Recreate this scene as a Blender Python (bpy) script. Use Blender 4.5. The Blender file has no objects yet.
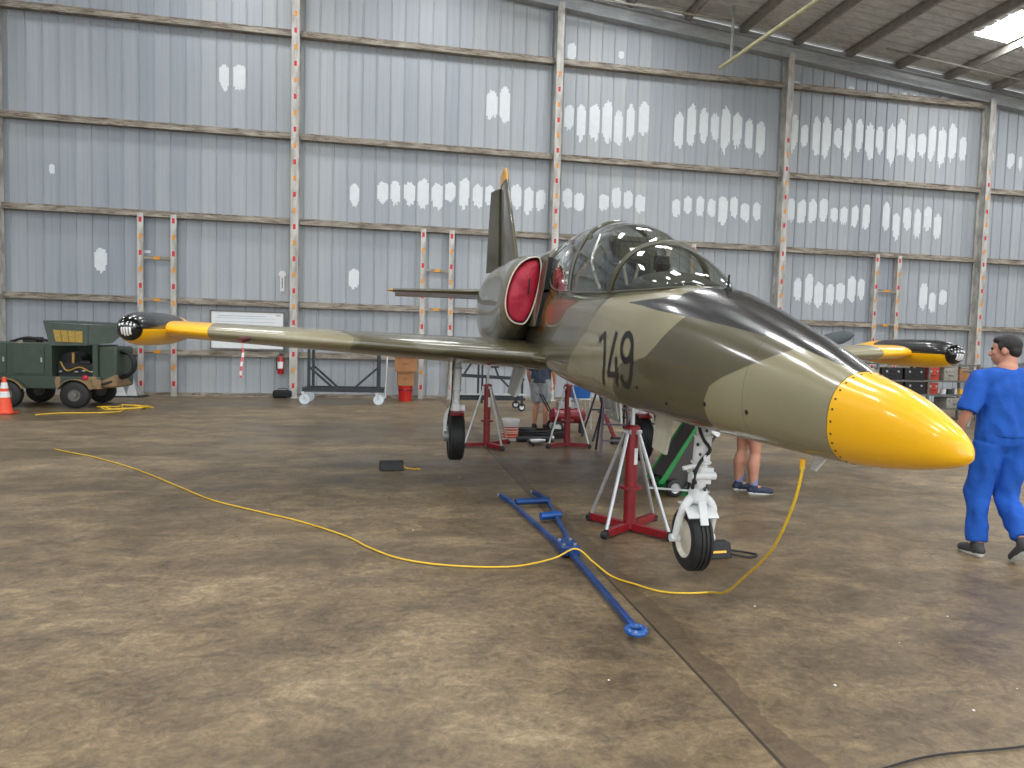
import bpy, bmesh, math, random
import numpy as np
from mathutils import Vector, Matrix, Euler
random.seed(7)
C = bpy.context.scene.collection
SC = bpy.context.scene
PI = math.pi
# ---------------------------------------------------------------- camera, light, exposure
EYE = 1.635
WALL_Y = 20.286
cam_data = bpy.data.cameras.new('camera'); cam = bpy.data.objects.new('camera', cam_data); C.objects.link(cam)
cam_data.sensor_fit = 'HORIZONTAL'; cam_data.sensor_width = 36.0
cam_data.lens = 676.59 / 1024 * 36.0
cam_data.clip_start = 0.05; cam_data.clip_end = 400
_y, _p, _r = math.radians(10.543), math.radians(3.227), math.radians(1.475)
_fw = Vector((math.sin(_y)*math.cos(_p), math.cos(_y)*math.cos(_p), -math.sin(_p)))
_rt = Vector((math.cos(_y), -math.sin(_y), 0)); _up = _rt.cross(_fw)
_R = math.cos(_r)*_rt + math.sin(_r)*_up; _U = math.cos(_r)*_up - math.sin(_r)*_rt
cm = Matrix((( _R.x, _U.x, -_fw.x, 0), (_R.y, _U.y, -_fw.y, 0), (_R.z, _U.z, -_fw.z, EYE), (0, 0, 0, 1)))
cam.matrix_world = cm
SC.camera = cam

world = bpy.data.worlds.new('sky'); SC.world = world; world.use_nodes = True
wn = world.node_tree; bg = wn.nodes['Background']
bg.inputs['Color'].default_value = (0.93, 0.97, 1.0, 1); bg.inputs['Strength'].default_value = 2.3
SKYLIGHT_AND_FILL = 26.0
vs = SC.view_settings
vs.view_transform = 'Standard'; vs.look = 'None'; vs.gamma = 1.0; vs.use_curve_mapping = False
vs.exposure = 0.13
SC.cycles.use_denoising = True
SC.cycles.max_bounces = 8; SC.cycles.diffuse_bounces = 4; SC.cycles.glossy_bounces = 4
SC.cycles.transparent_max_bounces = 16; SC.cycles.sample_clamp_indirect = 8

# ---------------------------------------------------------------- materials
def lin(c):
    return tuple(((x/255)/12.92 if x/255 <= .04045 else ((x/255+.055)/1.055)**2.4) for x in c) + (1.0,)
class NT:
    def __init__(s, name):
        s.m = bpy.data.materials.new(name); s.m.use_nodes = True
        s.t = s.m.node_tree; s.n = s.t.nodes; s.b = s.n['Principled BSDF']
    def new(s, typ, **kw):
        nd = s.n.new(typ)
        for k, v in kw.items(): setattr(nd, k, v)
        return nd
    def link(s, a, b): s.t.links.new(a, b)
    def put(s, sock, v):
        if hasattr(v, 'is_linked') or isinstance(v, bpy.types.NodeSocket): s.link(v, sock)
        else: sock.default_value = v
    def math(s, op, a, b=0.0, c=0.0):
        nd = s.new('ShaderNodeMath', operation=op)
        s.put(nd.inputs[0], a); s.put(nd.inputs[1], b); s.put(nd.inputs[2], c)
        return nd.outputs[0]
    def mix(s, f, a, b):
        nd = s.new('ShaderNodeMix', data_type='RGBA')
        s.put(nd.inputs[0], f); s.put(nd.inputs[6], a); s.put(nd.inputs[7], b)
        return nd.outputs[2]
    def obj(s):
        return s.new('ShaderNodeTexCoord').outputs['Object']
    def xyz(s, v):
        nd = s.new('ShaderNodeSeparateXYZ'); s.link(v, nd.inputs[0]); return nd.outputs
    def mapping(s, v, scale=(1,1,1), loc=(0,0,0)):
        nd = s.new('ShaderNodeMapping'); s.link(v, nd.inputs[0]); nd.inputs['Scale'].default_value = scale; nd.inputs['Location'].default_value = loc
        return nd.outputs[0]
    def noise(s, v=None, scale=5, detail=4, rough=.55, dist=0):
        nd = s.new('ShaderNodeTexNoise'); 
        if v is not None: s.link(v, nd.inputs['Vector'])
        nd.inputs['Scale'].default_value = scale; nd.inputs['Detail'].default_value = detail
        nd.inputs['Roughness'].default_value = rough; nd.inputs['Distortion'].default_value = dist
        return nd.outputs['Fac']
    def ramp(s, f, stops):
        nd = s.new('ShaderNodeValToRGB'); s.link(f, nd.inputs[0]); e = nd.color_ramp.elements
        e[0].position, e[0].color = stops[0]; e[1].position, e[1].color = stops[-1]
        for p, c in stops[1:-1]:
            q = e.new(p); q.color = c
        return nd.outputs[0]
    def step(s, f, lo, hi):
        nd = s.new('ShaderNodeMapRange'); nd.interpolation_type = 'SMOOTHSTEP'; s.link(f, nd.inputs[0])
        nd.inputs[1].default_value = lo; nd.inputs[2].default_value = hi
        return nd.outputs[0]
    def attr(s, name):
        return s.new('ShaderNodeAttribute', attribute_name=name).outputs['Fac']
    def bump(s, h, strength=.2, dist=.01):
        nd = s.new('ShaderNodeBump'); s.link(h, nd.inputs['Height']); nd.inputs['Strength'].default_value = strength; nd.inputs['Distance'].default_value = dist
        s.link(nd.outputs[0], s.b.inputs['Normal'])
    def base(s, c, rough=.5, metal=0.0, coat=0.0):
        s.put(s.b.inputs['Base Color'], c); s.put(s.b.inputs['Roughness'], rough); s.put(s.b.inputs['Metallic'], metal)
        s.b.inputs['Coat Weight'].default_value = coat; s.b.inputs['Coat Roughness'].default_value = .06
        return s.m
_mats = {}
def paint(name, rgb, rough=.5, metal=0.0, coat=0.0, wear=.12, scale=6.0, bumpy=0.0):
    """painted / plain surface with faint procedural mottling"""
    if name in _mats: return _mats[name]
    n = NT(name); v = n.obj(); f = n.noise(v, scale, 5, .6)
    c = lin(rgb); d = tuple(max(0, x*(1-wear*1.6)) for x in c[:3]) + (1,); l = tuple(min(1, x*(1+wear)) for x in c[:3]) + (1,)
    col = n.ramp(f, [(.3, d), (.7, l)])
    n.base(col, rough, metal, coat)
    if bumpy: n.bump(n.noise(v, scale*3, 3), bumpy, .01)
    _mats[name] = n.m
    return n.m
def emit(name, rgb, strength):
    n = NT(name); n.base(lin(rgb), .5); n.b.inputs['Emission Color'].default_value = lin(rgb); n.b.inputs['Emission Strength'].default_value = strength
    return n.m
M_white = paint('white_enamel', (222, 224, 224), .35, 0, .2, .05)
M_black = paint('black_rubber', (26, 26, 27), .55, 0, 0, .25)
M_tyre = paint('tyre_rubber', (34, 34, 35), .6, 0, 0, .2, 20)
M_blackgloss = paint('black_plastic', (18, 18, 19), .3, 0, 0, .1)
M_steel = paint('bare_steel', (190, 192, 192), .3, .85, 0, .1)
M_galv = paint('silver_tube', (196, 200, 202), .35, .55, 0, .08)
M_dark = paint('dark_grey_metal', (52, 56, 60), .45, .3, 0, .2)
M_red = paint('red_enamel', (136, 20, 30), .35, 0, .3, .15)
M_blue = paint('blue_enamel', (14, 62, 124), .4, 0, .2, .3, 9)
M_green = paint('green_enamel', (24, 128, 58), .4, 0, .2, .15)
M_yellow = paint('yellow_paint', (250, 186, 4), .32, 0, .5, .02, 2)
M_chrome = paint('polished_metal', (215, 215, 212), .15, .95, 0, .05)
M_skin = paint('skin', (196, 140, 116), .55, 0, 0, .08, 12)
M_hair = paint('dark_hair', (26, 21, 20), .5, 0, 0, .2, 60, .5)
M_scrub = paint('blue_scrub_cloth', (20, 84, 178), .85, 0, 0, .12, 7, .4)
M_glassdark = paint('dark_glass', (14, 15, 17), .08, 0, .5, .05)
M_cardboard = paint('cardboard', (168, 120, 80), .8, 0, 0, .1)
M_label = paint('white_label', (232, 232, 230), .5, 0, 0, .03)

# ---------------------------------------------------------------- mesh building
class MB:
    def __init__(s): s.v = []; s.f = []; s.mi = []; s.att = {}
    def add(s, vs, fs, mi=0):
        o = len(s.v); s.v += [tuple(v) for v in vs]; s.f += [tuple(o+i for i in f) for f in fs]; s.mi += [mi]*len(fs); return s
    def box(s, c, d, rot=None, mi=0):
        x, y, z = d[0]/2, d[1]/2, d[2]/2
        vs = [Vector(q) for q in ((-x,-y,-z),(x,-y,-z),(x,y,-z),(-x,y,-z),(-x,-y,z),(x,-y,z),(x,y,z),(-x,y,z))]
        if rot is not None:
            m = rot if isinstance(rot, Matrix) else Euler(rot).to_matrix()
            vs = [m @ q for q in vs]
        c = Vector(c)
        return s.add([q+c for q in vs], [(3,2,1,0),(4,5,6,7),(0,1,5,4),(1,2,6,5),(2,3,7,6),(3,0,4,7)], mi)
    def bar(s, a, b, w, h=None, mi=0, up=(0,0,1)):
        """box-section bar from a to b"""
        a, b = Vector(a), Vector(b); h = h or w; d = (b-a); L = d.length; d.normalize(); u = Vector(up)
        if abs(d.dot(u)) > .98: u = Vector((0,1,0)) if abs(d.y) < .9 else Vector((1,0,0))
        x = d.cross(u).normalized(); z = x.cross(d)
        m = Matrix((x, d, z)).transposed()
        return s.box((a+b)/2, (w, L, h), m, mi)
    def tube(s, pts, r, n=10, mi=0, cap=True, closed=False):
        pts = [Vector(p) for p in pts]; k = len(pts); rr = r if isinstance(r, (list, tuple)) else [r]*k
        tan = []
        for i in range(k):
            if closed: t = pts[(i+1) % k]-pts[i-1]
            else: t = pts[min(i+1, k-1)]-pts[max(i-1, 0)]
            tan.append(t.normalized() if t.length > 1e-9 else Vector((0,0,1)))
        ref = Vector((0,0,1)) if abs(tan[0].z) < .9 else Vector((1,0,0))
        u = tan[0].cross(ref).normalized(); vs = []
        for i in range(k):
            u = (u - tan[i]*u.dot(tan[i])); u = u.normalized() if u.length > 1e-6 else tan[i].orthogonal().normalized()
            w = tan[i].cross(u)
            for j in range(n):
                a = 2*PI*j/n; vs.append(pts[i] + rr[i]*(math.cos(a)*u + math.sin(a)*w))
        fs = []
        for i in range(k if closed else k-1):
            for j in range(n):
                a, b = i*n+j, i*n+(j+1) % n; i2 = (i+1) % k
                fs.append((a, b, i2*n+(j+1) % n, i2*n+j))
        if cap and not closed:
            fs.append(tuple(range(n-1, -1, -1))); fs.append(tuple((k-1)*n+j for j in range(n)))
        return s.add(vs, fs, mi)
    def cyl(s, a, b, r, r2=None, n=16, mi=0): return s.tube([a, b], [r, r if r2 is None else r2], n, mi)
    def lathe(s, o, axis, prof, n=24, mi=0, caps=True):
        """prof: list of (distance along axis, radius)"""
        o = Vector(o); ax = Vector(axis).normalized(); u = ax.orthogonal().normalized(); w = ax.cross(u); vs = []
        for t, r in prof:
            for j in range(n):
                a = 2*PI*j/n; vs.append(o+ax*t+r*(math.cos(a)*u+math.sin(a)*w))
        fs = []; k = len(prof)
        for i in range(k-1):
            for j in range(n): fs.append((i*n+j, i*n+(j+1) % n, (i+1)*n+(j+1) % n, (i+1)*n+j))
        if caps: fs.append(tuple(range(n-1, -1, -1))); fs.append(tuple((k-1)*n+j for j in range(n)))
        return s.add(vs, fs, mi)
    def rings(s, rings, mi=0, cap0=True, cap1=True, closed=True):
        n = len(rings[0]); vs = [q for r in rings for q in r]; fs = []
        m = n if closed else n-1
        for i in range(len(rings)-1):
            for j in range(m): fs.append((i*n+j, i*n+(j+1) % n, (i+1)*n+(j+1) % n, (i+1)*n+j))
        if closed and cap0: fs.append(tuple(range(n-1, -1, -1)))
        if closed and cap1: fs.append(tuple((len(rings)-1)*n+j for j in range(n)))
        return s.add(vs, fs, mi)
    def prism(s, poly, d, mi=0):
        """polygon of 3-D points pushed along d"""
        p = [Vector(q) for q in poly]; d = Vector(d); n = len(p)
        fs = [tuple(range(n-1, -1, -1)), tuple(n+i for i in range(n))] + [(i, (i+1) % n, n+(i+1) % n, n+i) for i in range(n)]
        return s.add(p+[q+d for q in p], fs, mi)
    def ball(s, c, r, n=16, m=10, mi=0, rot=None):
        c = Vector(c); r = (r, r, r) if isinstance(r, (int, float)) else r
        mt = Euler(rot).to_matrix() if rot is not None else Matrix.Identity(3); vs = []
        for i in range(1, m):
            t = PI*i/m
            for j in range(n):
                a = 2*PI*j/n; vs.append(c+mt@Vector((r[0]*math.sin(t)*math.cos(a), r[1]*math.sin(t)*math.sin(a), r[2]*math.cos(t))))
        vs += [c+mt@Vector((0,0,r[2])), c+mt@Vector((0,0,-r[2]))]; fs = []; T = len(vs)-2
        for i in range(m-2):
            for j in range(n): fs.append((i*n+j, (i+1)*n+j, (i+1)*n+(j+1) % n, i*n+(j+1) % n))
        for j in range(n): fs.append((T, j, (j+1) % n)); fs.append((T+1, (m-2)*n+(j+1) % n, (m-2)*n+j))
        return s.add(vs, fs, mi)
    def torus(s, c, axis, R, r, n=24, m=8, mi=0):
        c = Vector(c); ax = Vector(axis).normalized(); u = ax.orthogonal().normalized(); w = ax.cross(u)
        return s.tube([c+R*(math.cos(2*PI*i/n)*u+math.sin(2*PI*i/n)*w) for i in range(n)], r, m, mi, closed=True)
    def build(s, name, mats, parent=None, angle=35, bevel=0, smooth=True):
        me = bpy.data.meshes.new(name); me.from_pydata(s.v, [], s.f)
        for m in (mats if isinstance(mats, (list, tuple)) else [mats]): me.materials.append(m)
        me.polygons.foreach_set('material_index', s.mi)
        bm = bmesh.new(); bm.from_mesh(me); bmesh.ops.recalc_face_normals(bm, faces=bm.faces); bm.to_mesh(me); bm.free()
        for k, val in s.att.items():
            a = me.attributes.new(k, 'FLOAT', 'POINT'); a.data.foreach_set('value', np.asarray(val, dtype=np.float32))
        if smooth:
            me.polygons.foreach_set('use_smooth', [True]*len(me.polygons)); me.set_sharp_from_angle(angle=math.radians(angle))
        me.update()
        o = bpy.data.objects.new(name, me); C.objects.link(o)
        if parent is not None: o.parent = parent
        if bevel:
            b = o.modifiers.new('bevel', 'BEVEL'); b.width = bevel; b.segments = 2; b.limit_method = 'ANGLE'; b.angle_limit = math.radians(40); b.harden_normals = False
        return o
def tag(o, label, cat, group=None, kind=None):
    o['label'] = label; o['category'] = cat
    if group: o['group'] = group
    if kind: o['kind'] = kind
    return o
def thing(name, label, cat, loc=(0,0,0), rotz=0, group=None):
    o = bpy.data.objects.new(name, None); C.objects.link(o); o.empty_display_size = .1
    o.location = loc; o.rotation_euler = (0, 0, rotz)
    return tag(o, label, cat, group)
def struct(o):
    o['kind'] = 'structure'; return o
def copy_tree(o, parent=None):
    c = o.copy(); C.objects.link(c); c.parent = parent
    for ch in [q for q in o.children]: copy_tree(ch, c)
    return c
def spline(pts, k=8):
    """Catmull-Rom through points"""
    p = [Vector(q) for q in pts]; p = [2*p[0]-p[1]] + p + [2*p[-1]-p[-2]]; out = []
    for i in range(1, len(p)-2):
        for j in range(k):
            t = j/k; a, b, c, d = p[i-1], p[i], p[i+1], p[i+2]
            out.append(.5*((2*b)+(-a+c)*t+(2*a-5*b+4*c-d)*t*t+(-a+3*b-3*c+d)*t**3))
    out.append(p[-2]); return out
# ---------------------------------------------------------------- setting materials
def m_floor():
    n = NT('stained_concrete'); v = n.obj(); x, y, z = n.xyz(v)
    vs_ = n.mapping(v, (.35, .8, 1)); big = n.noise(vs_, .55, 6, .62, .4)
    mid = n.noise(n.mapping(v, (.8, 1.25, 1)), 1.7, 10, .74, .5); fine = n.noise(v, 26, 8, .8)
    c = n.ramp(mid, [(.28, lin((100, 87, 70))), (.45, lin((132, 117, 94))), (.57, lin((154, 137, 109))), (.72, lin((188, 171, 136)))])
    tone = n.ramp(big, [(.32, lin((150, 144, 136))), (.5, lin((214, 208, 200))), (.66, (1, 1, 1, 1))])
    nd = n.new('ShaderNodeMix', data_type='RGBA', blend_type='MULTIPLY'); nd.inputs[0].default_value = .75
    n.link(c, nd.inputs[6]); n.link(tone, nd.inputs[7]); c = nd.outputs[2]
    nd = n.new('ShaderNodeMix', data_type='RGBA', blend_type='MULTIPLY'); nd.inputs[0].default_value = .62
    n.link(c, nd.inputs[6]); n.link(n.ramp(fine, [(.35, (.45, .43, .4, 1)), (.62, (1, 1, 1, 1))]), nd.inputs[7]); c = nd.outputs[2]
    grain = n.noise(n.mapping(v, (1, 1.15, 1), (2, 5, 0)), 7.5, 10, .78, 1.2)
    nd = n.new('ShaderNodeMix', data_type='RGBA', blend_type='OVERLAY'); nd.inputs[0].default_value = .75
    n.link(c, nd.inputs[6]); n.link(n.ramp(grain, [(.34, (.26, .25, .24, 1)), (.5, (.5, .5, .5, 1)), (.68, (.80, .78, .72, 1))]), nd.inputs[7]); c = nd.outputs[2]
    # dark oil stains
    st = n.step(n.noise(n.mapping(v, (1, 1.6, 1), (3.1, 1.7, 0)), .8, 5, .6), .60, .74)
    c = n.mix(n.math('MULTIPLY', st, .55), c, lin((66, 58, 50)))
    wob = n.noise(v, 2.0, 4)
    # expansion joint and the stain that runs along it
    d = n.math('ABSOLUTE', n.math('SUBTRACT', x, 1.57))
    j = n.math('LESS_THAN', d, .009)
    band = n.math('MULTIPLY', n.math('GREATER_THAN', x, 1.575), n.math('LESS_THAN', x, n.math('ADD', 1.58, n.math('MULTIPLY', wob, .28))))
    c = n.mix(n.math('MULTIPLY', band, .55), c, lin((84, 70, 56)))
    c = n.mix(n.math('MULTIPLY', j, .8), c, lin((44, 38, 32)))
    # crack sealed and spalled pale flecks
    fl = n.step(n.noise(n.mapping(v, (1, 1, 1), (7, 2, 0)), 34, 3, .6), .70, .74)
    c = n.mix(n.math('MULTIPLY', fl, .3), c, lin((196, 184, 160)))
    wet = n.step(big, .38, .6)
    r = n.math('ADD', .26, n.math('ADD', n.math('MULTIPLY', wet, .2), n.math('MULTIPLY', fine, .16)))
    n.base(c, r)
    n.b.inputs['Specular IOR Level'].default_value = .45
    n.bump(n.math('ADD', n.math('MULTIPLY', fine, .5), mid), .12, .01)
    return n.m
def m_sheet():
    n = NT('painted_wall_sheet'); v = n.obj(); x, y, z = n.xyz(v)
    cell = n.math('FLOOR', n.math('DIVIDE', x, .3945)); w = n.new('ShaderNodeTexWhiteNoise', noise_dimensions='1D'); n.link(cell, w.inputs['W'])
    big = n.noise(n.mapping(v, (.25, 1, .12)), 1.0, 3)
    streak = n.noise(n.mapping(v, (6, 1, .25)), 1.6, 4, .6)
    f = n.math('ADD', n.math('MULTIPLY', big, .55), n.math('ADD', n.math('MULTIPLY', w.outputs[0], .15), n.math('MULTIPLY', streak, .30)))
    c = n.ramp(f, [(.3, lin((150, 158, 167))), (.5, lin((167, 173, 179))), (.72, lin((185, 188, 188)))])
    seam = n.math('SUBTRACT', x, n.math('MULTIPLY', n.math('FLOOR', n.math('DIVIDE', x, .3945)), .3945))
    ln = n.math('LESS_THAN', seam, .012)
    c = n.mix(n.math('MULTIPLY', ln, .45), c, lin((110, 116, 122)))
    l2 = n.math('LESS_THAN', n.math('ABSOLUTE', n.math('SUBTRACT', seam, .2)), .006); c = n.mix(n.math('MULTIPLY', l2, .28), c, lin((110, 116, 122)))
    n.base(c, .5)
    return n.m
def m_column(limit=99.0):
    n = NT('column_paint_%d' % int(limit*10)); v = n.obj(); x, y, z = n.xyz(v)
    def mark(off):
        q = n.math('SUBTRACT', z, off); q = n.math('FRACT', n.math('DIVIDE', q, .89))
        q = n.math('LESS_THAN', q, .155)
        return n.math('MULTIPLY', q, n.math('MULTIPLY', n.math('LESS_THAN', n.math('ABSOLUTE', x), .037), n.math('MULTIPLY', n.math('LESS_THAN', y, .004), n.math('LESS_THAN', z, limit))))
    f = n.noise(n.mapping(v, (2, 2, .6)), 3, 5)
    c = n.ramp(f, [(.32, lin((150, 146, 138))), (.55, lin((194, 192, 186))), (.75, lin((214, 212, 206)))])
    rust = n.step(n.noise(v, 7, 5, .65), .62, .72); c = n.mix(n.math('MULTIPLY', rust, .4), c, lin((132, 98, 72)))
    c = n.mix(mark(.28), c, lin((206, 38, 52))); c = n.mix(mark(.725), c, lin((226, 148, 44)))
    n.base(c, .5)
    return n.m
def m_rusty(name, a, b, rust, amt=.6):
    n = NT(name); v = n.obj()
    f = n.noise(n.mapping(v, (.8, 2, 4)), 2.2, 6, .65); c = n.ramp(f, [(.35, lin(a)), (.65, lin(b))])
    r = n.step(n.noise(n.mapping(v, (.9, 3, 8)), 3.0, 6, .7), .5, .62); c = n.mix(n.math('MULTIPLY', r, amt), c, lin(rust))
    n.base(c, .55); return n.m
M_floor = m_floor(); M_sheet = m_sheet(); M_col = m_column()
M_girt = m_rusty('girt_steel', (120, 112, 98), (176, 168, 154), (84, 60, 42), .8)
M_flake = paint('bare_white_primer', (222, 228, 230), .5, 0, 0, .03)
M_rafter = m_rusty('rafter_steel', (158, 163, 168), (186, 190, 193), (130, 118, 104), .25)
M_deck = m_rusty('roof_deck', (196, 196, 194), (222, 222, 220), (164, 160, 154), .4)
M_purlin = m_rusty('purlin_steel', (140, 136, 128), (166, 160, 152), (106, 92, 80), .35)
M_asphalt = paint('apron_concrete', (150, 146, 138), .8, 0, 0, .1, 1.5)
XL, XR, YF = -17.6, 34.9, -9.0
RIDGE = -10.09
def roof_z(x): return 12.575-.096*x if x >= RIDGE else 12.575-.096*RIDGE + .096*(x-RIDGE)

# floor
f = MB(); f.box(((XL+XR)/2, (YF+WALL_Y)/2, -.1), (XR-XL, WALL_Y-YF+.2, .2)); struct(f.build('floor', M_floor, smooth=False))
f = MB(); f.box((8, YF-40, -.14), (160, 80, .2)); o = struct(f.build('floor_outside', M_asphalt, smooth=False)); 

# corrugated end wall: ribs every 0.3945 m, flaked white patches between ribs
PITCH = .3945
def sheet_wall(name, x0, x1, top, place, mats):
    mb = MB(); k0, k1 = math.floor(x0/PITCH), math.ceil(x1/PITCH); prof = []
    for k in range(k0, k1):
        b = k*PITCH
        prof += [(b-.028, 0), (b-.014, -.03), (b+.014, -.03), (b+.028, 0)]
    vs_ = []
    for x, d in prof: vs_ += [place(x, d, 0), place(x, d, top(x))]
    fs = [(2*i, 2*i+2, 2*i+3, 2*i+1) for i in range(len(prof)-1)]
    mb.add(vs_, fs); return mb
wall = sheet_wall('wall_back', XL, XR, lambda x: roof_z(x)+.1, lambda x, d, z: (x, WALL_Y+d, z), None)
ZONES = [(2.8,4.3,8.0,9.4,.75),(-1.3,.3,5.4,6.5,.7),(.3,4.6,5.45,6.7,.9),(5.3,7.7,7.7,9.5,.95),(8.8,11.9,7.7,9.45,.9),(5.2,7.8,5.7,6.65,.95),(8.7,11.9,5.55,6.7,.98),
 (12.8,15.7,7.85,9.45,1),(15.7,19.2,7.8,9.6,.85),(12.8,15.6,5.65,6.8,.97),(16.2,18.7,5.4,6.9,.97),(13,15.8,3.05,4.35,.98),(17.8,18.9,3.0,4.2,.9),(8.5,12,2.9,4.3,.5),
 (-4.6,-3.3,8.1,9.4,.35),(-9.2,-8.7,5.6,6.6,.5),(-8.0,-7.5,3.3,4.2,.9),(-1.2,-.7,2.9,4.1,.8),(.7,3.8,3.0,4.2,.35),(-6.6,-5.8,3.8,4.2,.6),(12.6,19.7,10.0,10.5,.3),(20.3,23,7.9,9,.25),(5,7,10.2,10.9,.25),(-2,3,10.6,11.5,.12)]
rz = random.Random(11)
for (x0, x1, z0, z1, dens) in ZONES:
    for k in range(math.floor(x0/PITCH), math.ceil(x1/PITCH)):
        c = k*PITCH+.115 if True else 0
        for side in (0,):
            cx = k*PITCH+.197+rz.uniform(-.03, .03)
            if cx < x0-.05 or cx > x1+.05 or rz.random() > dens: continue
            hw = rz.uniform(.125, .175); yy = WALL_Y-.004-.003*rz.random(); t = z1-(z1-z0)*rz.uniform(0, .28); b = z0+(z1-z0)*rz.uniform(0, .28)
            if dens < .7 and rz.random() < .6: hw *= .5; m = (t+b)/2; q = (t-b)*.3; t, b = m+q*rz.random(), m-q
            N = 7; hh = t-b; j0 = rz.uniform(-.5, .5)
            for q in range(N):
                u0, u1 = -1+2*q/N, -1+2*(q+1)/N; um = (u0+u1)/2
                tt = t-hh*(.16*um*um+rz.uniform(0, .07)); bb = b+hh*(.20*abs(um-j0*.5)**2+rz.uniform(0, .13))
                if rz.random() < .0: bb = tt-(tt-bb)*rz.uniform(.3, .6)
                if tt-bb < .05: continue
                m_ = (u0+u1)/2; e = .02
                vs_ = [(cx+hw*u0, yy, bb+.06*hh*rz.random()), (cx+hw*u1, yy, bb+.06*hh*rz.random()), (cx+hw*u1, yy, tt-.04*hh*rz.random()), (cx+hw*u0, yy, tt-.04*hh*rz.random())]
                wall.add(vs_, [(0, 1, 2, 3)], 1)
struct(wall.build('wall_back', [M_sheet, M_flake], smooth=False))
w = sheet_wall('wall_left', YF, WALL_Y, lambda x: roof_z(XL)+.1, lambda x, d, z: (XL-d, x, z), None); struct(w.build('wall_left', [M_sheet], smooth=False))
w = sheet_wall('wall_right', YF, WALL_Y, lambda x: roof_z(XR)+.1, lambda x, d, z: (XR+d, x, z), None); struct(w.build('wall_right', [M_sheet], smooth=False))

# columns (trim) - I sections with reflective tape squares on the flange
TRIM = [0]
def trim(mb, mat, bevel=0, loc=None):
    TRIM[0] += 1
    o = mb.build('trim_%d' % TRIM[0], mat, bevel=bevel, smooth=False); struct(o)
    if loc: o.location = loc
    return o
COLX = [-10.09, -2.591, 4.905, 12.40, 19.90, 27.4]
for x in COLX:
    h = roof_z(x)-.35; mb = MB()
    mb.box((0, .01, h/2), (.21, .02, h)); mb.box((0, .17, h/2), (.014, .3, h)); mb.box((0, .325, h/2), (.21, .02, h))
    mb.box((0, .16, .012), (.32, .42, .024))
    trim(mb, m_column({-10.09: 0, 4.905: 9.9, 12.40: 8.6, 19.90: 7.9}.get(x, 99)), 0, (x, WALL_Y-.38, 0))
# ladder frames of paired studs
def stud(x, top):
    mb = MB(); mb.box((0, .01, top/2), (.15, .012, top)); mb.box((-.069, .09, top/2), (.012, .17, top)); mb.box((.069, .03, top/2), (.012, .05, top)); trim(mb, M_col, 0, (x, WALL_Y-.22, 0))
GZ = [1.22, 2.645, 4.974, 7.334, 10.131]
for a, b in ((-6.62, -5.78), (1.0, 1.83), (8.6, 9.43), (15.96, 16.8)):
    stud(a, GZ[2]); stud(b, GZ[2])
    for z in (3.78, GZ[1]-.0, GZ[0]):
        mb = MB(); mb.box(((a+b)/2, WALL_Y-.19, z), (b-a-.15, .05, .09)); mb.box(((a+b)/2, WALL_Y-.217, z), (.16, .004, .085), mi=1)
        trim(mb, [M_girt, paint('amber_tape', (222, 150, 40), .4)])
# girts: channels between the columns
EDGES = [XL]+COLX+[XR]
LAD = ((-6.62, -5.78), (1.0, 1.83), (8.6, 9.43), (15.96, 16.8))
for zi, z in enumerate(GZ):
    for i in range(len(EDGES)-1):
        spans = [(EDGES[i]+.12, EDGES[i+1]-.12)]
        if zi < 2:
            for a, b in LAD:
                spans = [q for s in spans for q in ([(s[0], a-.08), (b+.08, s[1])] if s[0] < a < s[1] else [s])]
        for x0, x1 in spans:
            if z > min(roof_z(x0), roof_z(x1))-.5: continue
            mb = MB(); cx, L = (x0+x1)/2, x1-x0
            mb.box((cx, WALL_Y-.20, z), (L, .012, .16)); mb.box((cx, WALL_Y-.115, z+.074), (L, .17, .012)); mb.box((cx, WALL_Y-.115, z-.074), (L, .17, .012))
            mb.box((cx, WALL_Y-.207, z+.07), (L, .014, .03)); mb.box((cx, WALL_Y-.207, z-.07), (L, .014, .03))
            trim(mb, M_girt)
mb = MB(); mb.box(((XL+XR)/2, WALL_Y-.06, .05), (XR-XL, .1, .1)); struct(mb.build('baseboard_back', M_girt, smooth=False))
# rafters under the roof
def rafter(y, hgt, depth):
    mb = MB()
    for x0, x1 in ((XL, RIDGE), (RIDGE, XR)):
        a, b = Vector((x0, y, roof_z(x0)-.03)), Vector((x1, y, roof_z(x1)-.03)); dz = Vector((0, 0, -hgt))
        for off, t, dy in ((0, .02, depth), (hgt-.02, .02, depth)):
            p = [a+Vector((0, -dy/2, -off)), b+Vector((0, -dy/2, -off)), b+Vector((0, -dy/2, -off-t)), a+Vector((0, -dy/2, -off-t))]; mb.prism(p, (0, dy, 0))
        p = [a+Vector((0, -.008, 0)), b+Vector((0, -.008, 0)), b+dz+Vector((0, -.008, 0)), a+dz+Vector((0, -.008, 0))]; mb.prism(p, (0, .016, 0))
    trim(mb, M_rafter)
mb = MB()
for x0, x1 in ((XL, RIDGE), (RIDGE, XR)): mb.prism([(x0, WALL_Y-.09, roof_z(x0)-.05), (x1, WALL_Y-.09, roof_z(x1)-.05), (x1, WALL_Y-.09, roof_z(x1)+.2), (x0, WALL_Y-.09, roof_z(x0)+.2)], (0, .02, 0))
trim(mb, M_rafter)
rafter(WALL_Y-.16, .42, .26); rafter(12.6, .5, .25); rafter(5.0, .5, .25); rafter(-2.5, .5, .25)
# purlins run from the end wall towards the doors
px = 10.75-1.86*11
while px < XR:
    if px > XL+.3:
        mb = MB(); z = roof_z(px); mb.box((px, (YF+WALL_Y)/2, z+.11), (.012, WALL_Y-YF, .24)); mb.box((px+.04, (YF+WALL_Y)/2, z-.006), (.09, WALL_Y-YF, .012)); mb.box((px-.04, (YF+WALL_Y)/2, z+.226), (.09, WALL_Y-YF, .012)); trim(mb, M_purlin)
    px += 1.86
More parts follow.
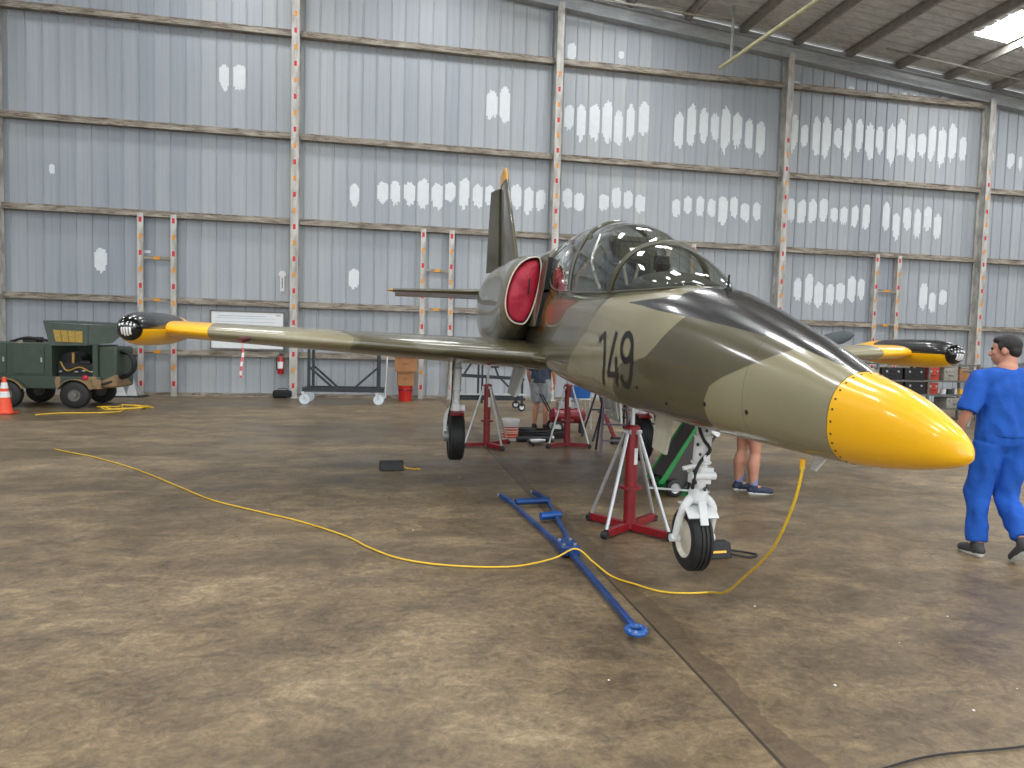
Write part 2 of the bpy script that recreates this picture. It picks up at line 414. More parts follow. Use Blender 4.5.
# roof deck with ribs along X, glowing skylight sheets lie just below, all but one unseen and added for light
SKY = []
for gx in (-14.6, -5.3, .27, 5.85, 11.43, 17.0, 22.58, 28.16):
    for gy in (-4.5, 2.0, 9.4, 16.9):
        if (gx, gy) not in ((11.43, 16.9),): SKY.append((gx, gy))
deck = MB()
def deck_strip(x0, x1):
    prof = []; y = YF
    while y < WALL_Y+.3:
        prof += [(y, 0), (y+.02, .035), (y+.06, .035), (y+.08, 0), (y+.36, 0)]; y += .36
    vs_ = []
    for yy, dz in prof: vs_ += [(x0, yy, roof_z(x0)+.24+dz), (x1, yy, roof_z(x1)+.24+dz)]
    deck.add(vs_, [(2*i, 2*i+1, 2*i+3, 2*i+2) for i in range(len(prof)-1)])
deck_strip(XL, RIDGE); deck_strip(RIDGE, XR)
struct(deck.build('ceiling', M_deck, smooth=False))
M_sky = emit('skylight_and_fill_glow', (250, 252, 255), SKYLIGHT_AND_FILL)
for i, (gx, gy) in enumerate(SKY):
    mb = MB(); x0, x1 = gx-.02, gx+1.78; y0, y1 = gy-.6, gy+.9
    mb.add([(x0, y0, roof_z(x0)+.232), (x1, y0, roof_z(x1)+.232), (x1, y1, roof_z(x1)+.232), (x0, y1, roof_z(x0)+.232)], [(0, 1, 2, 3)])
    struct(mb.build('skylight_and_fill_%d' % (i+1), M_sky, smooth=False))
# ---------------------------------------------------------------- the jet
# local frame: x aft from the nose tip, y starboard, z up
JET = Matrix(((0.024, -1.0, 0.004, 1.915), (0.999, 0.024, -0.023, 1.912), (0.023, 0.005, 1.0, 1.306), (0, 0, 0, 1)))
def m_camo(name, fields):
    n = NT(name); v = n.obj()
    olive = n.ramp(n.noise(v, 1.1, 3), [(.4, lin((98, 94, 77))), (.6, lin((110, 106, 86)))])
    tan = n.ramp(n.noise(v, 1.4, 3), [(.35, lin((134, 127, 100))), (.65, lin((146, 139, 110)))])
    dark = n.ramp(n.noise(v, 1.3, 3), [(.35, lin((78, 73, 53))), (.65, lin((88, 83, 61)))])
    if fields:
        c = n.mix(n.step(n.attr('aft'), -.006, .006), tan, olive)
        c = n.mix(n.step(n.attr('dark'), -.006, .006), c, dark)
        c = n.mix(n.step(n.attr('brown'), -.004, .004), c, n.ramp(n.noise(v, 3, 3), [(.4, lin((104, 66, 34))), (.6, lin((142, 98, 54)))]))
        c = n.mix(n.step(n.attr('glare'), -.003, .003), c, lin((17, 17, 18)))
        c = n.mix(n.step(n.attr('pit'), -.006, .006), c, lin((34, 36, 34)))
        x, y, z = n.xyz(v)
        sm = None
        for a0 in (1.05, 2.93, 4.12):
            q = n.math('LESS_THAN', n.math('ABSOLUTE', n.math('SUBTRACT', x, a0)), .0025); sm = q if sm is None else n.math('MAXIMUM', sm, q)
        c = n.mix(n.math('MULTIPLY', sm, .35), c, lin((50, 48, 38)))
    else:
        x, y, z = n.xyz(v); big = n.noise(n.mapping(v, (1, .75, .9)), 1.0, 2, .4)
        c = n.mix(n.step(big, .49, .51), olive, dark)
        out = n.math('ADD', n.math('ABSOLUTE', y), n.math('MULTIPLY', n.noise(v, 1.2, 2), .9))
        c = n.mix(n.step(out, 2.98, 3.0), c, tan)
    n.base(c, .26, 0, .55)
    n.bump(n.noise(v, 2.2, 3), .04, .02)
    return n.m
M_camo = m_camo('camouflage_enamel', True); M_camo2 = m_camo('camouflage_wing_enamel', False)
M_fin = paint('fin_dark_olive', (84, 80, 60), .35, 0, .4, .22, 1.3)
M_olive = paint('olive_frame_paint', (74, 72, 54), .35, 0, .4, .1)
M_orange = paint('orange_tip_paint', (226, 160, 44), .4, 0, .3, .05)
def m_glass():
    n = NT('canopy_perspex'); n.n.remove(n.b); out = n.n['Material Output']
    tr = n.new('ShaderNodeBsdfTransparent'); tr.inputs[0].default_value = (.74, .76, .73, 1)
    gl = n.new('ShaderNodeBsdfGlossy'); gl.inputs['Roughness'].default_value = .03; gl.inputs['Color'].default_value = (1, 1, 1, 1)
    fr = n.new('ShaderNodeFresnel'); geo = n.new('ShaderNodeNewGeometry'); n.link(n.math('SUBTRACT', 1.5, n.math('MULTIPLY', geo.outputs['Backfacing'], .8333)), fr.inputs[0])
    mx = n.new('ShaderNodeMixShader'); n.link(n.math('ADD', n.math('MULTIPLY', fr.outputs[0], 1.1), .03), mx.inputs[0]); n.link(tr.outputs[0], mx.inputs[1]); n.link(gl.outputs[0], mx.inputs[2])
    n.link(mx.outputs[0], out.inputs[0]); return n.m
M_glass = m_glass()

jet = thing('jet_trainer_aircraft', 'camouflaged two-seat jet with yellow nose cone raised on red tripod jacks', 'airplane')
jet.matrix_world = JET
BODY = np.array([  # a, half width, top, bottom, centre, top exponent
 (0,.004,.004,-.004,0,2.2),(.03,.037,.05,-.035,0,2.2),(.12,.078,.108,-.066,.01,2.2),(.3,.125,.185,-.105,.03,2.2),(.54,.167,.247,-.135,.045,2.2),(.8,.22,.345,-.148,.06,2.2),
 (1.1,.28,.445,-.155,.09,2.2),(1.55,.36,.582,-.162,.14,2.3),(1.96,.42,.675,-.165,.18,2.5),(2.5,.46,.69,-.172,.2,3.4),(3.0,.48,.70,-.17,.22,4),(3.6,.49,.725,-.16,.24,4),
 (4.2,.49,.765,-.14,.26,4),(4.7,.48,.83,-.115,.28,3.4),(5.05,.46,.98,-.095,.3,2.6),(5.3,.45,1.22,-.08,.35,2.1),(5.7,.47,1.36,-.06,.4,2),(6.5,.56,1.38,-.05,.45,2),
 (7.3,.62,1.34,-.02,.5,2),(8.2,.60,1.30,.06,.55,2),(9.2,.52,1.24,.2,.62,2),(10.,.42,1.16,.34,.70,2),(10.7,.33,1.05,.42,.72,2)])
def smooth_table(T, a):
    """Catmull-Rom style interpolation of a section table"""
    A = T[:, 0]; i = int(np.clip(np.searchsorted(A, a)-1, 0, len(A)-2)); t = (a-A[i])/(A[i+1]-A[i]); h = A[i+1]-A[i]
    def sl(k):
        if k <= 0: return (T[1, 1:]-T[0, 1:])/(A[1]-A[0])
        if k >= len(A)-1: return (T[-1, 1:]-T[-2, 1:])/(A[-1]-A[-2])
        return (T[k+1, 1:]-T[k-1, 1:])/(A[k+1]-A[k-1])
    p0, p1, m0, m1 = T[i, 1:], T[i+1, 1:], sl(i)*h, sl(i+1)*h
    if i == 0: m0 = (p1-p0)*1.6
    return (2*t**3-3*t**2+1)*p0+(t**3-2*t**2+t)*m0+(-2*t**3+3*t**2)*p1+(t**3-t**2)*m1
def low_e(a): return float(np.interp(a, [0, 1.0, 1.8, 4.5, 6], [2.3, 2.4, 3.0, 3.0, 2.3]))
def body_ring(a, n=112):
    w, t, b, z, nt = smooth_table(BODY, a); out = []
    for j in range(n):
        th = 2*PI*j/n; c, s = math.cos(th), math.sin(th); e = nt if s > 0 else low_e(a)
        h = (t-z) if s > 0 else (z-b)
        out.append(Vector((a, w*math.copysign(abs(c)**(2/e), c), z+h*math.copysign(abs(s)**(2/e), s))))
    return out
def side_y(a, u):
    w, t, b, z, nt = smooth_table(BODY, a); h = (t-z) if u > z else (z-b); e = nt if u > z else low_e(a)
    return w*max(0, 1-abs((u-z)/h)**e)**(1/e)
def sdf(P, poly):
    """signed distance to polygon, positive inside"""
    P = np.asarray(P); V = np.asarray(poly, float); d = np.full(len(P), 1e9); ins = np.zeros(len(P), bool)
    for i in range(len(V)):
        a, b = V[i], V[(i+1) % len(V)]; e = b-a; w = P-a; t = np.clip((w@e)/(e@e), 0, 1); q = w-t[:, None]*e
        d = np.minimum(d, np.hypot(q[:, 0], q[:, 1]))
        c = (a[1] > P[:, 1]) != (b[1] > P[:, 1])
        with np.errstate(divide='ignore', invalid='ignore'):
            xx = a[0]+(P[:, 1]-a[1])*(b[0]-a[0])/(b[1]-a[1] if b[1] != a[1] else 1e-9)
        ins ^= c & (P[:, 0] < xx)
    return np.where(ins, d, -d)
FORE = [(-.5,-1),(1.42,-1),(1.40,-.3),(1.35,.04),(1.307,.118),(1.22,.166),(1.1,.216),(.99,.264),(.87,.322),(.82,.42),(.8,.9),(-.5,.9)]
MID = [(1.62,.9),(1.63,.56),(1.685,.485),(1.754,.413),(1.87,.305),(1.98,.235),(2.12,.205),(2.36,.175),(2.47,.09),(2.56,-.03),(2.66,-.4),(4.1,-.4),(3.75,.05),(3.46,.235),(3.14,.38),(2.98,.50),(2.86,.62),(2.84,.9)]
GLARE = [(2.46,.582),(2.2,.552),(2.0,.520),(1.56,.465),(1.166,.40),(.856,.337),(.628,.27),(.50,.232),(.50,1.2),(1.90,1.2),(1.91,.618),(2.1,.598)]
CAN = np.array([(2.02,.04,.670,.685),(2.08,.15,.668,.742),(2.19,.235,.664,.80),(2.42,.31,.66,.91),(2.65,.35,.665,1.0),(2.9,.378,.67,1.075),(3.2,.402,.68,1.205),(3.6,.42,.70,1.31),(3.94,.43,.72,1.355),(4.3,.43,.75,1.39),(4.7,.415,.80,1.395),(5.05,.375,.92,1.372),(5.25,.33,1.06,1.335)])
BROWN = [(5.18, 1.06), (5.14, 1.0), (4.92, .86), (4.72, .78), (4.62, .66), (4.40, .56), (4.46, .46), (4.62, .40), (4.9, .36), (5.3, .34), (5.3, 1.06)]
def fields(mb):
    V = np.array([tuple(v) for v in mb.v]); P = V[:, [0, 2]]
    fore = sdf(P, FORE); mid = sdf(P, MID)
    aft = np.where(V[:, 0] > 2.9, -mid, -1.0)
    dark = np.minimum(np.minimum(-fore, -mid), 3.0-V[:, 0])
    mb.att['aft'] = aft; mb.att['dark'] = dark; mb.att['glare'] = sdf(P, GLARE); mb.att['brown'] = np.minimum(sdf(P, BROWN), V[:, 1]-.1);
    wc = np.interp(V[:, 0], CAN[:, 0], CAN[:, 1]); us = np.interp(V[:, 0], CAN[:, 0], CAN[:, 2])
    pit = np.minimum(wc-.05-np.abs(V[:, 1]), np.minimum(V[:, 0]-2.14, 5.12-V[:, 0])); mb.att['pit'] = np.where(V[:, 2] > .55, pit, -1)
mb = MB(); mb.rings([body_ring(a) for a in list(np.arange(.545, 2.2, .02))+list(np.arange(2.2, 10.7, .04))+[10.7]], cap0=True)
def nac_ring(r, side, n=72):
    a, sc, uc, ro, ri, ru, tilt = r; out = []
    for j in range(n):
        th = 2*PI*j/n; c, s = math.cos(th), math.sin(th); e = 2/2.3
        z = ru*math.copysign(abs(s)**e, s); y = sc+(ro if c > 0 else ri)*math.copysign(abs(c)**e, c)-tilt*z
        out.append(Vector((a, side*y, uc+z)))
    return out
NAC = np.array([(5.25,.55,.80,.24,.09,.36,.2),(5.28,.552,.80,.252,.10,.375,.2),(5.5,.55,.775,.29,.13,.43,.18),(5.9,.52,.72,.34,.22,.52,.12),(6.4,.48,.66,.40,.3,.58,.06),(7.0,.45,.63,.455,.35,.60,0),(7.7,.42,.64,.44,.35,.58,0),(8.5,.34,.68,.42,.3,.52,0),(9.4,.22,.72,.38,.22,.44,0),(10.2,.12,.74,.32,.14,.36,0)])
def nac(a): return np.concatenate([[a], smooth_table(NAC, a)])
DUCT = {}
for side in (1, -1):
    mb.rings([nac_ring(nac(a), side) for a in [5.25, 5.262, 5.28, 5.32]+list(np.arange(5.4, 10.2, .1))+[10.2]], cap0=False)
    # wing root fillet
    rr = []
    for i in range(25):
        t = i/24; a = 4.5+3.6*t; k = math.sin(PI*min(1, max(0, t)))**.9
        rr.append([Vector((a, side*(.40+.30*k*math.cos(2*PI*j/20)), .095+.105*k*math.sin(2*PI*j/20))) for j in range(20)])
    mb.rings(rr)
# tail fairing over the jet pipe
rr = []
for i in range(16):
    t = i/15; a = 9.3+2.5*t; r = .26*(1-t**2.2)+.03; rr.append([Vector((a, r*.8*math.cos(2*PI*j/24), 1.08+.1*t+r*1.1*math.sin(2*PI*j/24))) for j in range(24)])
mb.rings(rr)
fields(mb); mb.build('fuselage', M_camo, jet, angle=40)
for side in (1, -1):      # intake ducts and bright lips
    d = MB(); A = nac(5.25); rr = []
    for a, k in ((5.25, 1), (5.262, .965), (5.3, .94), (5.75, .9)):
        B_ = A.copy(); B_[0] = a; B_[3] *= k; B_[4] *= k; B_[5] *= k; rr.append(nac_ring(B_, side))
    d.rings(rr, cap0=False); d.build('intake_duct', paint('duct_interior', (40, 40, 38), .5), jet)
    l = MB(); l.tube([p for p in nac_ring(A, side, 56)], .0085, 6, closed=True); l.build('intake_lip', paint('pale_lip_paint', (206, 200, 180), .35, 0, .3), jet)
    s = MB()
    pl = [Vector((0, .40, 1.17)), Vector((0, .445, .8)), Vector((0, .52, .42))]
    for off, t in ((0, .014),):
        for (q0, q1) in ((pl[0], pl[1]), (pl[1], pl[2])):
            s.prism([(5.0, side*q0.y, q0.z), (5.0, side*(q0.y+t), q0.z), (5.0, side*(q1.y+t), q1.z), (5.0, side*q1.y, q1.z)], (.5, 0, 0))
    s.build('splitter_plate', M_olive, jet)
    s = MB()
    for (q0, q1) in ((pl[0], pl[1]), (pl[1], pl[2])):
        s.prism([(5.08, side*(q0.y-.06), q0.z-.02), (5.08, side*q0.y, q0.z-.02), (5.08, side*q1.y, q1.z+.01), (5.08, side*(q1.y-.08), q1.z+.01)], (.3, 0, 0))
    s.build('bleed_gap_shade', M_black, jet)  # solid black strips stand in for the shade between plate and fuselage
# nose cone
n_ = MB(); n_.rings([body_ring(a) for a in [0, .004, .01, .02, .035, .055, .08, .11, .15, .2, .25, .3, .36, .42, .48, .54]], cap0=True)
n_.build('nose_cone', M_yellow, jet, angle=60)
for j in range(0, 28):
    q = body_ring(.522, 28)[j]; c = Vector((.522, 0, .05)); dirv = (q-c); dirv.x = 0; dirv.normalize(); scr = MB(); scr.cyl(q-dirv*.004, q+dirv*.002, .005, n=8); scr.build('fastener', M_dark, jet)
# jet pipe
jp = MB(); jp.lathe((10.62, 0, .73), (1, 0, 0), [(0, .30), (.15, .28), (.3, .25), (.3, .235), (.1, .25), (.02, .02)], 32); jp.build('jet_pipe', M_dark, jet)
# ---- canopy
def can(a): return [np.interp(a, CAN[:, 0], CAN[:, k]) for k in (1, 2, 3)]
def can_s(a): return smooth_table(CAN, a)
def can_ring(a, n=36, grow=0.0):
    w, us, ut = can_s(a); out = []
    for j in range(n+1):
        th = PI*j/n; c, s = math.cos(th), math.sin(th); e = 2/2.15
        out.append(Vector((a, (w+grow)*math.copysign(abs(c)**e, c), us+(ut-us+grow)*abs(s)**e)))
    return out
def glass(name, a0, a1):
    m = MB(); m.rings([can_ring(a) for a in np.linspace(a0, a1, 16)], closed=False); return m.build(name, M_glass, jet, angle=80)
glass('windscreen', 2.025, 2.82); glass('front_canopy', 2.83, 3.93); glass('rear_canopy', 3.95, 5.25)
def arch(a, r, name='canopy_arch', tilt=0.0):
    m = MB(); q = []
    for j in range(31):
        p = can_ring(a, 30)[j]
        for _ in range(6): p = can_ring(a+tilt*(p.z-can_s(a)[1]), 30)[j]
        q.append(p)
    m.tube(q, r, 8); return m.build(name, M_olive, jet)
arch(2.9, .022, tilt=-.33); arch(3.94, .02); arch(5.22, .02)
for side in (1, -1):
    m = MB(); m.tube([Vector((a, side*can_s(a)[0], can_s(a)[1]+.004)) for a in np.linspace(2.06, 5.22, 30)], .009, 8); m.build('canopy_sill', M_olive, jet)
# inner canopy rails, detonation cord and blast screen seen through the perspex
for a0 in (3.05, 4.1):
    m = MB()
    q = [Vector((a0+.28+.22*math.cos(2*PI*i/24), .0, 0)) for i in range(24)]
    pts = []
    for i in range(25):
        t = i/24*2*PI; a = a0+.42+.30*math.cos(t); th = PI*(.22+.13*math.sin(t)); w, us, ut = can_s(a); pts.append(Vector((a, (w-.012)*math.cos(th), us+(ut-us-.012)*math.sin(th))))
    m.tube(pts, .004, 5); m.build('canopy_cord', M_black, jet)
m = MB(); m.rings([[Vector((a, (w-.05)*math.cos(PI*j/16), us+(ut-us-.06)*math.sin(PI*j/16))) for j in range(17)] for a, (w, us, ut) in ((3.86, can_s(3.9)), (3.862, can_s(3.9)))], closed=False)
# seats
def seat(a, u0, h):
    m = MB(); m.box((a+.06, 0, u0+h*.35), (.10, .40, h*.9)); m.box((a+.02, 0, u0+h-.10), (.16, .30, .20)); m.box((a-.03, .17, u0+.1), (.3, .05, .16)); m.box((a-.03, -.17, u0+.1), (.3, .05, .16))
    m.cyl((a+.1, .14, u0), (a+.1, .14, u0+h+.02), .018); m.cyl((a+.1, -.14, u0), (a+.1, -.14, u0+h+.02), .018)
    s = m.build('ejection_seat', paint('seat_black', (40, 41, 40), .5), jet, bevel=.012)
    b = MB(); b.tube([(a-.03, .07, u0+h*.8), (a-.05, .06, u0+h*.5), (a-.06, .03, u0+.1)], .014, 6); b.tube([(a-.03, -.07, u0+h*.8), (a-.05, -.06, u0+h*.5), (a-.06, -.03, u0+.1)], .014, 6); b.build('harness', paint('harness_webbing', (150, 146, 128), .8), s)
    h_ = MB(); h_.box((a-.062, 0, u0+h-.10), (.02, .22, .14)); h_.build('headrest_pad', paint('headrest_cushion', (74, 74, 60), .7), s, bevel=.01)
seat(3.62, .68, .48); seat(4.86, .78, .50)
def coaming(a0, a1, u0, h, w):
    rr = []
    for i in range(8):
        t = i/7; a = a0+(a1-a0)*t; k = .35+.65*math.sin(PI*.5*min(1, t*1.3)); rr.append([Vector((a, w*math.cos(PI*j/18)*(.8+.2*k), u0+h*k*abs(math.sin(PI*j/18))**.7)) for j in range(19)])
    m = MB(); m.rings(rr); o = m.build('instrument_coaming', paint('coaming_olive_black', (58, 58, 46), .6), jet); m = MB(); m.box((a1+.005, 0, u0+h*.45), (.01, w*1.5, h*.6)); m.build('instrument_panel', M_black, o); return o
coaming(2.25, 2.82, .655, .17, .27); coaming(3.85, 4.22, .72, .34, .34)
m = MB(); m.lathe((2.86, 0, .80), (-.3, 0, 1), [(0, .03), (.02, .05), (.10, .05), (.12, .03)], 14); m.box((2.88, 0, .90), (.06, .1, .1)); m.build('gun_sight', M_black, jet)
m = MB(); m.box((3.84, 0, .98), (.02, .62, .5)); m.build('bulkhead_hoop', paint('cockpit_green_grey', (80, 84, 66), .5), jet, bevel=.01)
for q in ([(3.3, .34, .72), (3.45, .37, .95), (3.5, .3, 1.18)], [(4.5, .34, .85), (4.55, .36, 1.05), (4.62, .28, 1.28)]):
    m = MB(); m.tube(spline(q, 6), .012, 6); m.build('grab_handle', M_chrome, jet)
m = MB(); m.cyl((1.80, 0, .63), (1.80, 0, .70), .008); m.cyl((1.80, 0, .70), (1.795, 0, .735), .006); m.box((1.81, 0, .648), (.06, .03, .014)); m.build('vane_probe', M_black, jet)

# ---- wings
def airfoil(x, t=.12):
    return 5*t*(.2969*math.sqrt(max(x, 0))-.126*x-.3516*x*x+.2843*x**3-.1036*x**4)
def wing_ring(side, s):
    k = (s-.6)/3.75; le = 5.06+.42*k; te = 7.8-.82*k; u = .085+.165*k; c = te-le; N = 22; out = []
    for j in range(2*N):
        if j <= N: x = .5*(1+math.cos(PI*j/N)); z = airfoil(x)*1.1
        else: x = .5*(1+math.cos(PI*j/N)); z = -airfoil(x)*.9
        out.append(Vector((le+c*x, side*s, u+z*c+.02*(.35-x)*c)))
    return out
STARB = {}
for side, nm in ((1, 'stbd'), (-1, 'port')):
    ss = [.3]+list(np.linspace(.6, 3.86, 14)); m = MB(); m.rings([wing_ring(side, s) for s in ss])
    w = m.build('wing', M_camo2, jet, angle=60)
    m = MB(); m.rings([wing_ring(side, s) for s in (3.862, 4.0, 4.2, 4.36)]); m.build('wing_tip', M_yellow, w, angle=60)
    # tip tank
    L, a0, R = 2.15, 4.92, .172; rr = []
    prof = [(0, .0), (.006, .025), (.02, .055), (.05, .088), (.1, .118), (.2, .147), (.35, .166), (.55, .172), (.9, .172), (1.2, .165), (1.5, .14), (1.8, .095), (2.0, .055), (2.12, .02), (2.15, .003)]
    PX = [q[0] for q in prof]; PR = [q[1] for q in prof]
    st = [0, .006, .02, .035, .05, .075]+list(np.arange(.1, 2.15, .04))+[2.15]
    for t in st:
        r = float(np.interp(t, PX, PR)); rr.append([Vector((a0+t, side*4.45+r*math.cos(2*PI*j/48), .245+r*math.sin(2*PI*j/48)+.02*(1-t/2.15))) for j in range(48)])
    m = MB(); m.rings(rr); V = np.array([tuple(v) for v in m.v])
    top = np.minimum(V[:, 2]-(.262+.0*V[:, 0]), (6.25-1.2*np.abs(V[:, 2]-.36)-V[:, 0]))
    m.att['blk'] = np.maximum(top, 5.02-V[:, 0])
    n = NT('tip_tank_paint_'+nm); n.base(n.mix(n.step(n.attr('blk'), -.004, .004), lin((250, 186, 4)), lin((20, 20, 21))), .3, 0, .5)
    tk = m.build('tip_tank', n.m, jet, angle=60)
    m = MB(); m.rings([[Vector((a0+t-.004, side*4.45+(r+.004)*math.cos(2*PI*j/32), .2655+(r+.004)*math.sin(2*PI*j/32))) for j in range(32)] for t, r in ((0, .0), (.006, .025), (.02, .055), (.05, .088), (.085, .11))])
    m.build('light_lens', M_glassdark, tk, angle=80)
    def lens(y, z):
        r = math.hypot(y, z); return Vector((a0-.011+float(np.interp(r, PR[:5], PX[:5])), side*4.45+y, .2655+z))
    bars = [(dy, -.075+abs(dy)*.5, .012) for dy in (-.036, -.012, .012, .036)]
    for dy, z0, z1 in bars:
        m = MB(); zz = np.linspace(z0, z1, 6); m.rings([[lens(dy-.008, z), lens(dy+.008, z), lens(dy+.008, z)+Vector((.006, 0, 0)), lens(dy-.008, z)+Vector((.006, 0, 0))] for z in zz]); m.build('lamp_reflector', M_label, tk)
    for dy in (-.066, -.04, -.01, .03, .058):
        m = MB(); m.ball(lens(dy, .045-abs(dy)*.2), (.006, .011, .012), 8, 6); m.build('lamp_reflector', M_label, tk)
    # flap and aileron on the trailing edge
    m = MB()
    for s0, s1 in ((.85, 2.3),):
        m.rings([[Vector((a, side*s, z)) for a, z in ((wing_ring(side, s)[0].x-.45, wing_ring(side, s)[0].z+.028), (wing_ring(side, s)[0].x+.03, wing_ring(side, s)[0].z), (wing_ring(side, s)[0].x-.45, wing_ring(side, s)[0].z-.03))] for s in (s0, s1)])
    m.build('flap', M_camo2, w)
    # main gear: white oleo leg, trailing arm, wheel
    y0 = side*1.205
    m = MB(); m.cyl((6.42, side*1.21, .14), (6.42, side*1.21, -.12), .052, n=20); m.cyl((6.42, side*1.21, -.12), (6.42, side*1.21, -.40), .058, n=20); m.cyl((6.42, side*1.21, -.40), (6.42, side*1.21, -.64), .043, n=20)
    m.lathe((6.42, side*1.21, -.66), (0, 0, 1), [(0, .05), (.02, .068), (.1, .068), (.12, .05)], 20); m.torus((6.42, side*1.21, -.12), (0, 0, 1), .056, .012); m.torus((6.42, side*1.21, -.39), (0, 0, 1), .058, .01)
    m.tube(spline([(6.42, side*1.26, -.6), (6.44, side*1.325, -.72), (6.43, side*1.335, -.966)], 5), .03, 10); m.box((6.42, side*1.15, -.61), (.06, .1, .07)); m.bar((6.42, side*1.21, -.05), (6.75, side*.95, .1), .035)
    leg = m.build('main_gear_leg', M_white, jet)
    m = MB(); Rt, wd = .305, .094
    tp = [(-wd, .185), (-wd-.006, .22), (-wd+.002, .27), (-wd+.022, .296)]
    for g in (-.045, -.015, .015, .045): tp += [(g-.009, .304), (g-.006, .293), (g+.006, .293), (g+.009, .304)]
    tp += [(wd-.022, .296), (wd-.002, .27), (wd+.006, .22), (wd, .185)]
    m.lathe((6.43, y0, -.966), (0, 1, 0), tp, 48, caps=False); m.build('tyre', M_tyre, leg, angle=28)
    m = MB(); m.lathe((6.43, y0, -.966), (0, 1, 0), [(-.08, .03), (-.075, .17), (-.085, .188), (.085, .188), (.075, .17), (.08, .03)], 32); m.cyl((6.43, y0+side*.06, -.966), (6.43, y0+side*.15, -.966), .07, n=20); m.build('wheel_hub', paint('hub_grey', (150, 152, 150), .4, .3), leg)
    m = MB(); m.rings([[Vector((6.43+r*math.sin(t), y0+q, -.966+r*math.cos(t))) for q, r in ((-.085, .318), (.085, .318), (.085, .326), (-.085, .326))] for t in np.linspace(-.55, .35, 8)]); m.build('mudguard', M_red, leg)
    m = MB(); m.tube(spline([(6.35, side*1.25, .02), (6.34, side*1.27, -.25), (6.36, side*1.27, -.5), (6.4, side*1.3, -.7), (6.43, side*1.32, -.9)], 6), .007, 6); m.build('brake_hose', M_black, leg)
    m = MB(); m.prism([(6.25, side*1.30, .05), (6.62, side*1.30, .05), (6.58, side*1.31, -.5), (6.32, side*1.31, -.5)], (0, side*.018, 0)); m.build('gear_door', paint('door_inner_paint', (206, 208, 200), .4), jet)
    dm = paint('door_pale_grey', (204, 206, 202), .45); m = MB()
    m.prism([(5.95, side*.42, -.05), (6.75, side*.42, -.05), (6.62, side*.52, -.43), (6.05, side*.52, -.43)], (0, side*.022, 0))
    for a in (6.1, 6.35, 6.6): m.bar((a, side*.41, -.09), (a, side*.50, -.4), .025, .02)
    m.bar((6.0, side*.435, -.12), (6.7, side*.435, -.12), .02); m.bar((6.08, side*.485, -.36), (6.6, side*.485, -.36), .02)
    if side == -1: m.v = [(v[0]-.35, v[1]-.17, v[2]*1.6) for v in m.v]
    m.build('belly_gear_door', dm, jet)
# pitot boom on the starboard wing
m = MB(); m.tube([(5.46, 3.45, .20), (5.3, 3.45, .19), (5.05, 3.45, .19)], [.018, .014, .01], 8); m.build('pitot_boom', M_steel, jet)
# ---- tail
def sym_ring(le, te, u, t, s0=0.0, n=14, vertical=True):
    out = []
    for j in range(2*n):
        x = .5*(1+math.cos(PI*j/n)); z = airfoil(x, t)*(te-le); z = z if j <= n else -z; out.append((le+(te-le)*x, z))
    return out
m = MB(); rr = []
for u, le, te in ((1.05, 9.05, 11.4), (1.5, 9.45, 11.48), (2.2, 10.05, 11.6), (3.2, 10.9, 11.77)):
    rr.append([Vector((a, z, u)) for a, z in sym_ring(le, te+.02, u, .085)])
m.rings(rr); fin = m.build('fin', M_fin, jet, angle=60)
m = MB(); rr = []
for u, le, te, t in ((3.205, 10.91, 12.0, .085), (3.35, 11.02, 12.05, .085), (3.45, 11.12, 12.0, .08), (3.51, 11.3, 11.85, .04)): rr.append([Vector((a, z, u)) for a, z in sym_ring(le, te, u, t)])
m.rings(rr); m.build('fin_cap', M_orange, fin, angle=60)
def rud(a_off, u, half):  # rudder hinged with its trailing edge swung to starboard
    h = 11.42+(u-1.2)*.175; ang = math.radians(23); return Vector((h+a_off*math.cos(ang)-half*math.sin(ang), a_off*math.sin(ang)+half*math.cos(ang), u))
m = MB(); rr = []
for u, c in ((1.52, .58), (2.2, .52), (3.18, .40)):
    rr.append([rud(0, u, .055), rud(c*.5, u, .035), rud(c, u, .004), rud(c, u, -.004), rud(c*.5, u, -.035), rud(0, u, -.055)])
m.rings(rr); m.build('rudder', M_fin, fin, angle=25)
def diamond(scale, y, mat, a=10.62, u=2.25):
    m = MB(); m.prism([(a-.17*scale, y, u), (a, y, u-.24*scale), (a+.17*scale, y, u), (a, y, u+.24*scale)], (0, .004, 0)); return m.build('fin_marking', mat, fin)
diamond(1, .052, M_black); diamond(.8, .055, M_red); diamond(.5, .058, M_orange)
for side in (1, -1):
    m = MB(); rr = []
    for s, le, te in ((.12, 9.85, 11.05), (.8, 10.08, 11.05), (2.08, 10.52, 11.08)): rr.append([Vector((a, side*s, 1.03+z)) for a, z in sym_ring(le, te, s, .12)])
    m.rings(rr); st = m.build('tailplane', M_fin, jet, angle=60)
    m = MB(); rr = []
    for s, t_ in ((.3, .045), (2.05, .025)): rr.append([Vector((a, side*s, z)) for a, z in ((10.9, 1.03+t_), (11.05, 1.03+t_*.8), (11.40, .962), (11.40, .955), (11.02, 1.03-t_), (10.9, 1.03-t_))])
    m.rings(rr); m.build('elevator', M_fin, st)
    m = MB(); m.rings([[Vector((a, side*s, 1.03+z)) for a, z in sym_ring(le, te, s, t)] for s, le, te, t in ((2.082, 10.52, 11.12, .09), (2.15, 10.6, 11.08, .08), (2.19, 10.72, 11.0, .03))]); m.build('tailplane_tip', M_orange, st)
